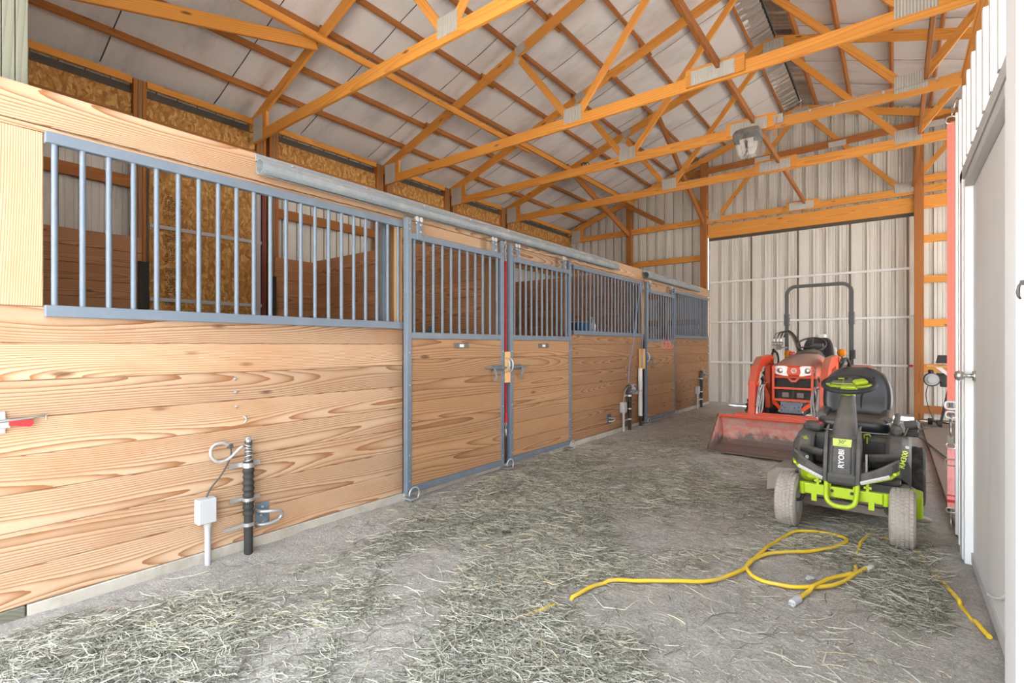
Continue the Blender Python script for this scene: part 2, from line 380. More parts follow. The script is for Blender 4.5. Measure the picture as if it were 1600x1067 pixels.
# ribbed steel sheet: profile along local u, ribs towards +n
def rib_profile(u0, u1, rib=.229, first=0.0, h=.02, minor=True):
    pts = [(u0, 0)]; u = u0 + ((first - u0) % rib)
    if u - u0 > rib*.75 and u-.229+.05 > u0: pass
    while u < u1+.0001:
        for du, hh in ((-.034,0),(-.025,h),(.025,h),(.034,0)):
            if u0 < u+du < u1: pts.append((u+du, hh))
        if minor:
            for k in (.075,.150):
                for du, hh in ((-.012,0),(-.005,.006),(.005,.006),(.012,0)):
                    if u0 < u+k+du < u1: pts.append((u+k+du, hh))
        u += rib
    pts.append((u1, 0)); return pts
def rib_sheet(name, mat, parent, plane, at, u0, u1, z0, z1, sgn=1, first=0.0, h=.02, z1f=None):
    """plane 'y': sheet spans X at Y=at; plane 'x': spans Y at X=at; ribs push along sgn"""
    p = rib_profile(u0, u1, first=first, h=h); b = MB(); vs = []
    for u, d in p:
        top = z1f(u) if z1f else z1
        for z in (z0, top):
            vs.append((u, at+sgn*d, z) if plane == 'y' else (at+sgn*d, u, z))
    n = len(p); th = -.0015*sgn
    vs2 = [(x, y+th, z) if plane == 'y' else (x+th, y, z) for x, y, z in vs]
    fs = [(2*i, 2*i+2, 2*i+3, 2*i+1) for i in range(n-1)]
    b.add(vs, fs); b.add(vs2, [f[::-1] for f in fs])
    o = b.build(name, [mat, M['ribside']], parent)
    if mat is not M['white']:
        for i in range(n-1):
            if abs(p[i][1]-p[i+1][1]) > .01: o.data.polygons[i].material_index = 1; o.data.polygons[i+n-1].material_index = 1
    return o

# --- far end wall -------------------------------------------------------------------------------
wb_ = struct('wall_back', (0, 12.0, 0))
def L_(v): return (v[0], v[1]-12.0, v[2])
roofz = lambda x: ztc(x)+.135
x = -3.9
while x < 7.4:
    x2 = min(x+.916, 7.45)
    if x2 <= -.05: segs = [(x, x2, -.02)]
    elif x >= 3.72: segs = [(x, x2, -.02)]
    else:
        segs = []
        if x < -.12: segs.append((x, -.12, -.02))
        a = max(x, -.12); bnd = min(x2, 3.80); segs.append((a, bnd, 3.95))
        if x2 > 3.80: segs.append((3.80, x2, -.02))
    for a, c, z0 in segs:
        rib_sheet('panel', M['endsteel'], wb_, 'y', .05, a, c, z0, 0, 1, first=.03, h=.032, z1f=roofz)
    x = x2
def girt(xa, xb, z, w=.14, y=11.955, t=.038, mat=None, nm='girt'):
    plank(nm, L_((xa, y, z)), L_((xb, y, z)), w, t, (0,0,1), mat or M['frame'], wb_)
for z in (.55, 1.30, 1.92, 2.58): girt(-3.72, -2.07, z, mat=M['framed']); girt(-1.93, -.21, z, mat=M['framed'])
girt(-1.93, -.21, 3.42); girt(-3.72, -2.07, 3.42)
girt(3.81, 7.35, 3.34); girt(3.81, 7.35, 2.59); girt(3.81, 7.35, 1.78); girt(3.81, 7.35, .95); girt(3.81, 7.35, .18, mat=M['framed']); girt(3.81, 7.35, 4.02, .24); girt(3.81, 7.35, 4.45)
plank('header', L_((-.05, 11.93, 3.995)), L_((3.67, 11.93, 3.995)), .285, .04, (0,0,1), M['frame'], wb_)
for xa, xb, top, m in ((-2.07,-1.93,5.05,M['framed']), (-.21,-.07,5.6,M['framed']), (3.67,3.81,5.6,M['framed'])):
    for k in (0, 1, 2):
        plank('post_ply', L_(((xa+xb)/2, 11.85+.02+k*.045, -.05)), L_(((xa+xb)/2, 11.85+.02+k*.045, top if k != 1 else top-.7)), .14, .043, (1,0,0), m if k != 2 else M['treatedbrown'], wb_)
for xc, top in ((-2.0, 6.0), (-.14, 5.7), (1.82, 0), (3.74, 5.7)):
    if top: plank('stud', L_((xc+.03, 11.97, 4.3)), L_((xc+.03, 11.97, min(top, ztc(xc)-.1))), .09, .038, (1,0,0), M['framed'], wb_)
# collar board of the gable with its own plates
plank('girt', L_((-.75, 11.90, 5.40)), L_((4.4, 11.90, 5.48)), .14, .038, (0,0,1), M['framed'], wb_)
for px_ in (1.10, 2.47, 3.95):
    b = MB(); b.box((px_-.15, -.128, 5.36), (px_+.15, -.121, 5.47)); b.build('gusset_plate', M['gusset'], wb_)
plank('track_cover', L_((-.05, 12.0, 3.83)), L_((3.7, 12.0, 3.83)), .06, .06, (0,0,1), M['dark'], wb_)

# --- sliding end door ---------------------------------------------------------------------------
d1 = struct('door_1', (0, 12.09, 0))
x = -.06
while x < 3.75:
    x2 = min(x+.916, 3.78)
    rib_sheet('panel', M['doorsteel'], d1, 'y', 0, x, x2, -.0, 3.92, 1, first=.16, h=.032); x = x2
for z, m in ((2.83,M['white']), (1.905,M['white']), (.975,M['white']), (.03, M['galv'])):
    b = MB(); b.box((-.045, -.055, z-.022), (3.78, -.002, z+.022), c=.006); b.build('rail', m, d1)
b = MB(); b.box((-.078, -.045, .0), (-.045, .01, 3.9), c=.004); b.build('edge_trim', M['galv'], d1)
b = MB(); b.box((3.585, -.075, .955), (3.66, -.045, 1.0), c=.004); b.build('latch_tip', M['red'], d1, label='small red tip on the rail end')

# --- left outer wall ----------------------------------------------------------------------------
wl_ = struct('wall_left', (-3.7, 6, 0))
def LL(v): return (v[0]+3.7, v[1]-6, v[2])
y = .2
while y < 12:
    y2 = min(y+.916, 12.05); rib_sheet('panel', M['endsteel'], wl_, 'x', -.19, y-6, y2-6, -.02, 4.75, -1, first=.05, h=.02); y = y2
TY = [3.29, 5.55, 7.2, 9.0, 11.9]
posts = [1.97] + [3.40, 3.58] + [t for q in TY[1:4] for t in (q-.10, q+.11)]
for q in posts:
    for k in (-1, 0, 1):
        plank('post_ply', LL((-3.79, q+k*.045, -.05)), LL((-3.79, q+k*.045, ztc(-3.74)-.03)), .14, .043, (1,0,0), M['framed'] if k else M['treatedbrown'], wl_)
ed = sorted(posts+[.2, 12.0])
for a, c in zip(ed[:-1], ed[1:]):
    if c-a < .3: continue
    a += .075; c -= .075
    plank('eave_board', LL((-3.75, a, 4.50)), LL((-3.75, c, 4.50)), .085, .038, (0,0,1), M['frame'], wl_)
    plank('eave_gap', LL((-3.82, a, 4.40)), LL((-3.82, c, 4.40)), .11, .02, (0,0,1), M['dark'], wl_)  # dark strip stands in for the shade in the eave gap
    b = MB(); q1 = LL((-3.78, a, 4.10)); q2 = LL((-3.765, c, 4.345)); b.box(q1, q2); b.build('sheathing_panel', M['osb'], wl_)
    plank('wall_header', LL((-3.74, a, 4.0)), LL((-3.74, c, 4.0)), .19, .038, (0,0,1), M['framed'], wl_)
    if not (2.0 < a < 3.0):
        plank('girt', LL((-3.78, a, 3.30)), LL((-3.78, c, 3.30)), .14, .038, (0,0,1), M['framed'], wl_)
        for k in range(14):
            plank('lining_board', LL((-3.70, a-.08, .06+.184*k+.092)), LL((-3.70, c+.08, .06+.184*k+.092)), .181, .038, (0,0,1), M['lining'], wl_)
# the shut loose-box door of the back wall, faced with strand board
for ya, yb in ((2.05,2.70),(2.703,3.30)):
    b = MB(); b.box(LL((-3.70, ya, .05)), LL((-3.685, yb, 3.95))); b.build('strand_board', M['osb'], wl_)
for z in (2.80, 1.92, .5):
    b = MB(); b.box(LL((-3.685, 2.05, z-.022)), LL((-3.655, 3.38, z+.022))); b.build('rail', M['trimgrey'], wl_)
b = MB(); b.box(LL((-3.69, 3.30, .05)), LL((-3.665, 3.36, 3.95))); b.build('steel_edge', M['trimgrey'], wl_)
M['redbrown'] = paint('red_brown_trim', (.16,.035,.03), rough=.5)
b = MB(); b.box(LL((-3.69, 3.37, .05)), LL((-3.64, 3.41, 3.95))); b.build('edge_trim', M['redbrown'], wl_)
b = MB(); b.box(LL((-3.655, 1.93, .5)), LL((-3.62, 2.03, 2.35))); b.build('steel_upright', M['blackrub'], wl_)
b = MB(); b.box(LL((-3.655, 3.48, .5)), LL((-3.62, 3.56, 2.35))); b.build('steel_upright', M['blackrub'], wl_)
# printed grading stamps down the strand board edge
M['ink'] = paint('stamp_ink', (.03,.02,.015), rough=.8)
b = MB()
for z in np.arange(1.0, 3.2, .021):
    yy = 2.215
    if .5 > ((z*1.9) % 1.0) > .40: continue
    while yy < 2.40:
        wv = random.uniform(.006, .026)
        if random.random() < .72: b.box(LL((-3.685, yy, z)), LL((-3.684, min(yy+wv,2.40), z+.010)))
        yy += wv+.007
st_ = b.build('grading_stamp', M['ink'], wl_); stuff(st_)

# --- right side: tack-room partition, walk door, outer wall --------------------------------------
M['darkhook'] = paint('dark_hook', (.10,.095,.09), rough=.45, metal=.4)
wr_ = struct('wall_right', (3.74, 3.5, 0))
def LR(v): return (v[0]-3.74, v[1]-3.5, v[2])
def rsheet(y0, y1, z0, z1): rib_sheet('panel', M['white'], wr_, 'x', .02, y0-3.5, y1-3.5, z0, z1, -1, first=4.74-3.5-.04, h=.036)
rsheet(4.43, 4.76, .03, 3.0); rsheet(3.6, 4.43, 2.50, 3.0); rsheet(2.583, 3.6, 2.50, 3.0)
for ya_, yb_ in ((1.55,2.42),(.65,1.55)): rib_sheet('panel', M['white'], wr_, 'x', -.008, ya_-3.5, yb_-3.5, -.03, 3.3, -1, first=2.34-3.5, h=.03)
plank('cap_board', LR((3.775, .7, 3.115)), LR((3.775, 4.72, 3.115)), .27, .03, (0,0,1), M['frame'], wr_)
plank('cap_board', LR((3.85, .7, 3.258)), LR((3.85, 4.72, 3.258)), .20, .012, (1,0,0), M['frame'], wr_)
b = MB(); b.box(LR((3.735, 4.74, .03)), LR((3.80, 4.78, 3.0)), c=.005); b.build('corner_trim', M['white'], wr_)
for xa in np.arange(3.80, 7.3, .916): rib_sheet('panel', M['white'], wr_, 'y', 4.765-3.5, xa-3.74, min(xa+.916,7.4)-3.74, -.02, 3.0, 1, first=0, h=.02)
d2 = struct('door_2', (3.77, 3.5, 0))
def LD(v): return (v[0]-3.77, v[1]-3.5, v[2])
b = MB(); b.box(LD((3.775, 2.79, .055)), LD((3.815, 4.235, 2.36)), c=.003); b.build('slab', M['doorskin'], d2)
b = MB(); b.box(LD((3.765, 2.79, .0)), LD((3.82, 4.235, .06))); b.build('bottom_sweep', M['trimgrey'], d2)
b = MB(); b.box(LD((3.735, 4.235, -.02)), LD((3.83, 4.30, 2.42)), c=.004); b.build('jamb', M['white'], d2)
b = MB(); b.box(LD((3.728, 4.30, -.02)), LD((3.80, 4.44, 2.50)), c=.006); b.build('casing', M['white'], d2)
b = MB(); b.box(LD((3.735, 2.583, -.02)), LD((3.83, 2.79, 2.42)), c=.004); b.build('jamb', M['white'], d2)
b = MB(); b.box(LD((3.712, 2.42, -.03)), LD((3.85, 2.583, 3.3)), c=.006); b.build('casing', M['white'], d2)
b = MB(); b.box(LD((3.735, 2.79, 2.365)), LD((3.83, 4.235, 2.42)), c=.004); b.build('head_jamb', M['trimgrey'], d2)  # grey here and on the head casing puts the head shadow into colour
b = MB(); b.box(LD((3.728, 2.583, 2.43)), LD((3.80, 4.44, 2.50)), c=.006); b.build('head_casing', M['trimgrey'], d2)
kx = Matrix.Translation(LD((3.775, 4.13, 1.175))) @ Matrix.Rotation(-PI/2, 4, 'Y')
kb = MB().lathe([(.0,0),(.034,0),(.034,.008),(.028,.013),(.013,.015),(.012,.045),(.020,.052),(.029,.062),(.031,.075),(.027,.088),(.014,.097),(0,.099)], kx, 20); kb.build('knob', M['chrome'], d2)
b = MB(); pts = [LD((3.765, 2.80, z)) for z in np.linspace(2.3, .5, 12)] + [LD((3.765-.0, 2.80+.02*t*t, .5-.07*t)) for t in range(1, 7)]
b.tube(pts, .006, 6); b.build('weatherstrip', M['white'], d2)
hk = thing('gate_hook', 'small dark metal hook on the white wall edge at the right border', 'hook', (3.694, 2.18, 1.527))
b = MB(); b.tube([(0,0,.03),(-.004,0,.018),(-.006,0,.0),(-.005,0,-.014),(-.001,.004,-.02),(-.002,.010,-.014)], [.002,.004,.005,.004,.0035,.003], 8); b.build('shank', M['darkhook'], hk); b = MB(); b.box((-.002,-.004,.02),(.008,.004,.036),c=.001); b.build('back_plate', M['darkhook'], hk)
wo_ = struct('wall_outer', (7.42, 6, 0))
for y in np.arange(.2, 12, .916):
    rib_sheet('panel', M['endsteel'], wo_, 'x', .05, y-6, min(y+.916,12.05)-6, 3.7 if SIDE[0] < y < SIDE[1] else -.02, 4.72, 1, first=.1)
wf_ = struct('wall_front', (0, .06, 0))
for x in np.arange(-3.9, 7.4, .916):
    x2 = min(x+.916, 7.45)
    for a, c in ((x, min(x2, -.2)), (max(x, -.2), min(x2, 3.8)), (max(x, 3.8), x2)):
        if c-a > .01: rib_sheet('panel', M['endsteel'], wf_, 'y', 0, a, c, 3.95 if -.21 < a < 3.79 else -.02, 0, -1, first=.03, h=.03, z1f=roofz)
b = MB(); b.box((-4.1, -.05, -.2), (-4.05, 12.3, 4.75), Matrix.Translation((0,-.06,0))); b.build('side_return', M['endsteel'], wf_)

# --- ceiling --------------------------------------------------------------------------------------
ce = struct('ceiling', (RX, 6, 6.4))
def LC(v): return (v[0]-RX, v[1]-6, v[2]-6.4)
def zr(x): return ztc(x) + .089*RISE
sheet_edges = [.1, 1.62, 2.84, 4.06, 5.28, 6.50, 7.72, 8.94, 10.16, 11.1, 12.1]
for a, c in zip(sheet_edges[:-1], sheet_edges[1:]):
    for side in (-1, 1):
        b = MB(); nu = 46; nv = 9; vs = []
        for i in range(nu):
            s = i/(nu-1); xx = (RX-.24)*(1-s) + (-3.95)*s
            for j in range(nv):
                t = j/(nv-1); yy = a+.006 + (c-a-.012)*t
                pur = abs(((xx+3.28)/.6+.5) % 1-.5)              # sags a little between the purlins
                zz = zr(xx)+.006 + .010*math.sin(8*yy+3*a+xx*1.3)*math.sin(PI*t) + (.016 if t in (0,1) else 0) - .012*min(1, pur*3.0) + random.uniform(-.002,.002)
                vs.append(LC((xx if side < 0 else 2*RX-xx, yy, zz)))
        b.add(vs, [(i*nv+j, i*nv+j+1, (i+1)*nv+j+1, (i+1)*nv+j) for i in range(nu-1) for j in range(nv-1)], True)
        b.build('insulation_sheet', M['insul'], ce)
# roof skin above so that no daylight passes the seams
for side in (-1, 1):
    f = lambda q: q if side < 0 else 2*RX-q
    b = MB(); vs = []
    for xx in (-4.15, RX-.02):
        for yy in (.0, 12.3):
            for dz in (.05, .07): vs.append(LC((f(xx), yy, zr(xx)+dz)))
    b.add(vs, [(0,2,6,4),(1,5,7,3),(0,4,5,1),(2,3,7,6),(0,1,3,2),(4,6,7,5)]); b.build('roof_skin', M['dark'], ce)
    b = MB(); vs = []; ny = 420
    for j in range(ny):
        yy = .2 + 11.8*j/(ny-1); rp = .03*math.sin(yy*44+2*math.sin(yy*5)) + .016*math.sin(yy*97+1.0)
        for k, xx in enumerate((RX-.30, RX-.20, RX-.10, RX-.025)): vs.append(LC((f(xx), yy, zr(xx)+(-.004 + rp*(.6 if k in (0,3) else 1)))))
    b.add(vs, [(j*4+k, j*4+k+1, (j+1)*4+k+1, (j+1)*4+k) for j in range(ny-1) for k in range(3)], True)
    b.build('ridge_vent_foil', M['foil'], ce)
b = MB(); b.box(LC((RX-.25, .0, 6.60)), LC((RX+.25, 12.3, 6.64))); b.build('ridge_cap', M['dark'], ce)
XS = [-3.28+.6*k for k in range(9)]
breaks = [[.2,3.45,7.35,12.0],[.2,5.7,9.15,12.0],[.2,3.45,7.35,12.0],[.2,5.7,12.0]]
for i, xx in enumerate(XS):
    for side in (-1, 1):
        X_ = xx if side < 0 else 2*RX-xx
        br = breaks[(i+(side > 0)) % 4]
        for k, (a, c) in enumerate(zip(br[:-1], br[1:])):
            dx = .021 if k % 2 else -.021
            xq = X_+dx; zc = ztc(xq)+.0445*RISE
            plank('purlin', LC((xq, a-(.15 if k else 0), zc)), LC((xq, c+(.15 if c < 12 else 0), zc)), .089, .038, (-side*-math.sin(SL)*1.0, 0, math.cos(SL)) if side < 0 else (math.sin(SL), 0, math.cos(SL)), M['framed'], ce)

# --- roof trusses ---------------------------------------------------------------------------------
def wedge_gusset(t, c, wd, ht, y, tilt=0.0):
    b = MB(); n = max(3, int(wd/.022)); vs = []
    ca, sa = math.cos(tilt), math.sin(tilt)
    for i in range(2*n+1):
        u = -wd/2 + wd*i/(2*n); d = -.001 - (.007 if i % 2 else 0)
        for v in (-ht/2, ht/2): vs.append((c[0]+u*ca-v*sa, y+d, c[1]+u*sa+v*ca))
    b.add(vs, [(2*i, 2*i+2, 2*i+3, 2*i+1) for i in range(2*n)]); bk = [(x_, y, z_) for x_, _, z_ in vs]
    b.add(bk, [(2*i+1, 2*i+3, 2*i+2, 2*i) for i in range(2*n)])
    o = b.build('gusset_plate', [M['gusset'], M['gussetshade']], t)
    if wd < .40 :
        for i in range(2*n):
            if i % 2: o.data.polygons[i].material_index = 1
    return o
tl = ['roof truss nearest the camera, its left heel above the near stall grille', 'second roof truss from the camera, spliced by the large plate left of centre',
      'third roof truss, carrying the floodlight on its bottom chord', 'fourth roof truss, just behind the floodlight truss', 'rearmost roof truss against the end wall gable above the sliding door']
ZB = 4.25                                              # middle of the bottom chords
for ti, ty in enumerate(TY):
    t = thing('roof_truss', tl[ti], 'truss', (RX, ty, 4.18), 0, 'roof trusses')
    def T_(v): return (v[0]-RX, v[1]-ty, v[2]-4.18)
    fm = M['frame']
    for side in (-1, 1):
        f = lambda q: q if side < 0 else 2*RX-q
        zt = lambda q: ztc(f(q)) - .07*RISE
        plank('top_chord', T_((f(-3.95), ty, zt(-3.95))), T_((f(RX-.01), ty, zt(RX-.01))), .14, .038, (0,0,1), fm, t)
        # webs of the half truss
        nx = .10 if side < 0 else 3.53
        plank('web', T_((nx+(.05 if side<0 else -.05), ty, ZB+.05)), T_((RX+(-.10 if side<0 else .10), ty, ztc(RX)-.24)), .089, .037, (0,0,1), fm, t)
        plank('web', T_((nx+(-.06 if side<0 else .06), ty, ZB+.05)), T_((f(-.77), ty, ztc(-.77)-.17)), .089, .037, (0,0,1), fm, t)
        # plates
        wedge_gusset(t, (nx-RX, ZB+.085-4.18), .26 if side<0 else .30, .19, -.020)
        wedge_gusset(t, (f(-.74)-RX, zt(-.74)-4.18+.01), .17, .13, -.020, SL*(-side))
        wedge_gusset(t, (f(-.80)-RX, zt(-.80)-4.18-.11), .10, .09, -.020, SL*(-side)*-2)
        plank('heel_block', T_((f(-3.38), ty, ZB+.07)), T_((f(-3.38), ty, ztc(-3.38)-.14)), .10, .037, (1,0,0), fm, t)
        wedge_gusset(t, (f(-3.56)-RX, ZB+.10-4.18), .27, .33, -.020)
    plank('bottom_chord', T_((-3.70, ty, ZB)), T_((1.84, ty, ZB)), .14, .038, (0,0,1), fm, t)
    plank('bottom_chord', T_((1.842, ty, ZB)), T_((7.34, ty, ZB)), .14, .038, (0,0,1), fm, t)
    plank('splice_scab', T_((1.56, ty-.036, ZB+.045)), T_((2.16, ty-.036, ZB+.045)), .19, .03, (0,0,1), fm, t)
    wedge_gusset(t, (1.84-RX, ZB+.03-4.18), .45, .155, -.052)
    wedge_gusset(t, (0, ztc(RX)-.17-4.18), .30, .20, -.020)
# braces between trusses and end wall
def brace(name, label, p0, p1, wd, tt, wdir, mat=None, cat='brace'):
    p0 = Vector(p0); p1 = Vector(p1); o = plank(name, p0, p1, wd, tt, wdir, mat or M['framed']); return tag(o, label, cat)
brace('diagonal_brace', 'diagonal wooden brace from the left end-wall post up to the roof', (-2.0, 11.86, 4.20), (-2.0, 8.85, 5.07), .14, .04, (0,0,1))
brace('diagonal_brace', 'diagonal wooden brace from the post beside the sliding door up to the roof', (-.14, 11.86, 4.22), (-.14, 9.05, 5.68), .14, .04, (0,0,1))
brace('diagonal_brace', 'wooden brace rising from the nearest truss towards the upper left corner', (-2.05, .6, 4.20), (-2.05, 3.23, 4.93), .14, .04, (0,0,1), M['frame'])
brace('lateral_brace', 'long flat board lying across the truss centres towards the end wall', (1.90, 3.1, 4.345), (1.90, 12.0, 4.345), .089, .04, (0,0,1))
brace('lateral_brace', 'long board running under the left top chords to the gable', (-1.93, .5, ztc(-1.93)-.20), (-1.93, 7.4, ztc(-1.98)-.20), .089, .04, (0,0,1), M['frame'])
brace('lateral_brace', 'shorter board lapped onto the long one under the far left top chords', (-1.885, 7.0, ztc(-1.885)-.20), (-1.885, 11.95, ztc(-1.93)-.20), .089, .04, (0,0,1), M['frame'])
brace('lateral_brace', 'dark board running along the right truss plates above the right door post', (3.66, 2.5, 4.36), (3.66, 11.9, 4.36), .089, .04, (0,0,1))
brace('gable_brace', 'loose board end slanting down across the end wall left of the door post', (-2.02, 11.74, 4.92), (-1.05, 11.74, 4.32), .11, .038, (0,0,1))
# ------------------------------------------------------------------ stall fronts
def grille(parent, off, y0, y1, zb, zt, nb):
    g = MB(); o = lambda v: (v[0]-off[0], v[1]-off[1], v[2]-off[2])
    g.box(o((.002, y0, zt-.055)), o((.045, y1, zt)), c=.003); g.box(o((.002, y0, zb)), o((.045, y1, zb+.058)), c=.003)
    gr = g.build('grille', M['grille'], parent)
    gl = gr.location
    bm = MB().cyl((0,0,-(zt-zb-.10)/2),(0,0,(zt-zb-.10)/2), .0135, n=12, cap=False).mesh('bar', M['grille'])
    for i in range(nb):
        yy = y0+.038+(y1-y0-.076)*i/(nb-1)
        b = bpy.data.objects.new('bar', bm); COL.objects.link(b); b.parent = gr
        b.location = Vector(o((.022, yy, (zt+zb)/2)))-gl
    return gr
def bolts(parent, pts, r=.008, mat=None, name='bolt', ax=(1,0,0)):
    for p in pts:
        b = MB(); p = Vector(p); a = Vector(ax); b.cyl(p-a*.004, p+a*.004, r, r*.85, 8); b.cyl(p+a*.004, p+a*.006, r*.8, r*.3, 8); b.build(name, mat or M['zinc'], parent)

def front(name, label, ya, yb, gy0, gy1, posts_, curbs, zoff=0.0, boltpts=(), wm='stall'):
    base = (0, (ya+yb)/2, 0); t = thing(name, label, 'stall', base, 0, 'horse stall fronts')
    o = lambda v: (v[0]-base[0], v[1]-base[1], v[2]-base[2])
    z0 = .085+zoff
    for k in range(8):
        j = random.uniform(-.0015, .0025)
        plank('board', o((-.019+j, ya, z0+.184*k+.092)), o((-.019+j, yb, z0+.184*k+.092)), .1825, .038, (0,0,1), M[wm], t)
    for (pa, pb, pz0, pz1, nm) in posts_:
        plank(nm, o((-.019, (pa+pb)/2, pz0)), o((-.019, (pa+pb)/2, pz1)), pb-pa, .038, (0,1,0), M['stall'] if nm != 'end_post' else M['block'], t)
    for (ca, cb, m) in curbs:
        b = MB(); b.box(o((-.06, ca, -.12)), o((.006, cb, .083)), c=.006); b.build('curb', m, t)
    grille(t, base, gy0, gy1, 1.505, 2.43, 21)
    for p in boltpts: bolts(t, [o(p)], .011, name='bolt')
    return t
s1 = front('horse_stall', 'bright stall front nearest the camera with the longest barred opening', .05, 2.83, .535, 2.80,
    [(.05,.535,1.558,2.428,'side_panel'), (2.765,2.83,1.558,2.428,'end_post')], [(.05,.47,M['treated']), (.475,2.83,M['concrete'])],
    boltpts=[(.004,1.447,1.145),(.004,1.452,1.06),(.004,1.456,.965)])
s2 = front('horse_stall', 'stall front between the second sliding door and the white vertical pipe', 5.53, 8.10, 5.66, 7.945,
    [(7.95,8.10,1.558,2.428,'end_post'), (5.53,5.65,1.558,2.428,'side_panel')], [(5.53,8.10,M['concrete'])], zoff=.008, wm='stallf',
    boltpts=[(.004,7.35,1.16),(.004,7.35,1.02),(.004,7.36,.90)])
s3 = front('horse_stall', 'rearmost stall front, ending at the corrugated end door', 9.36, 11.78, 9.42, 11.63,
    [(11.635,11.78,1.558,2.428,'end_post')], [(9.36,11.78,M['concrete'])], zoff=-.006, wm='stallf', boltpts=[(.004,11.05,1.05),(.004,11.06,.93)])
# sills under the sliding doors
for ya, yb, lb in ((2.83,4.19,'pale concrete sill under the first sliding door'), (4.19,5.53,'pale concrete sill under the second sliding door'), (8.10,9.36,'concrete sill under the rearmost sliding door')):
    b = MB(); b.box((-.12, ya, -.12), (.02, yb, .078), c=.008); o = b.build('door_sill', M['concrete']); tag(o, lb, 'sill')
# header boards over everything
hb = thing('stall_header', 'long board beam capping the whole row of stalls', 'beam', (0, 6, 2.46))
for a, c in zip((.05, 3.0, 7.57), (3.0, 7.57, 11.79)): plank('board', (-.019, a-6, .098), (-.019, c-6, .098), .182, .038, (0,0,1), M['stall'], hb)
for a, c in ((.05,2.83),(5.56,8.10),(9.40,11.79)): plank('filler_strip', (-.021, a-6, 2.4475-2.46), (-.021, c-6, 2.4475-2.46), .031, .036, (0,0,1), M['stall'], hb)
plank('back_board', (-.075, .55-6, 2.60-2.46), (-.075, 11.79-6, 2.60-2.46), .14, .038, (0,0,1), M['framed'], hb)
for (a, c), lb in zip(((2.835, 4.22), (4.222, 5.525), (8.105, 9.355)), ('orange board behind the hangers of the first sliding door','orange board behind the hangers of the second sliding door','board behind the hangers of the rearmost sliding door')):
    o = plank('lintel_board', (-.021, a, 2.374), (-.021, c, 2.374), .180, .036, (0,0,1), M['stall']); tag(o, lb, 'board')
# corner post rising above the header at the upper left
b = thing('corner_post', 'weathered grey-green post rising above the stall beam at the upper left', 'post', (-.145, .42, 0))
for k in (-1, 0, 1): plank('post_ply', (0, k*.048, 0), (0, k*.048, 5.55), .15, .046, (1,0,0), M['treated'], b)
for i, yy in enumerate((4.20, 8.08, 2.80, 9.38)):
    t = thing('stall_post', ['post behind the gap between the two middle sliding doors','post behind the stall wall beside the white vertical pipe','post behind the left edge of the first sliding door','post behind the right edge of the rearmost sliding door'][i], 'post', (-.16, yy, 0))
    for k in (-1, 1): plank('post_ply', (0, k*.035, -.1), (0, k*.035, 2.40), .14, .068, (1,0,0), M['treatedbrown'], t)
    if i == 2:
        b = MB(); b.box((.055,-.13,1.5),(.095,-.07,2.4)); b.build('steel_channel', M['grille'], t)
# dividers inside
for yy, lb in ((4.22,'board divider between the first and second stall'), (8.10,'board divider between the second and third stall')):
    t = thing('stall_divider', lb, 'partition', (-1.9, yy, 0), 0)
    for k in range(14):
        j = random.uniform(-.002,.002); plank('board', (-1.76, j, .06+.186*k+.09), (1.65, j, .06+.186*k+.09), .1835, .04, (0,0,1), M['lining'], t)
    for xx in (-.9, .8): 
        b = MB(); b.box((xx-.03,-.05,.1),(xx+.03,-.022,1.6)); b.build('steel_channel', M['grille'], t)

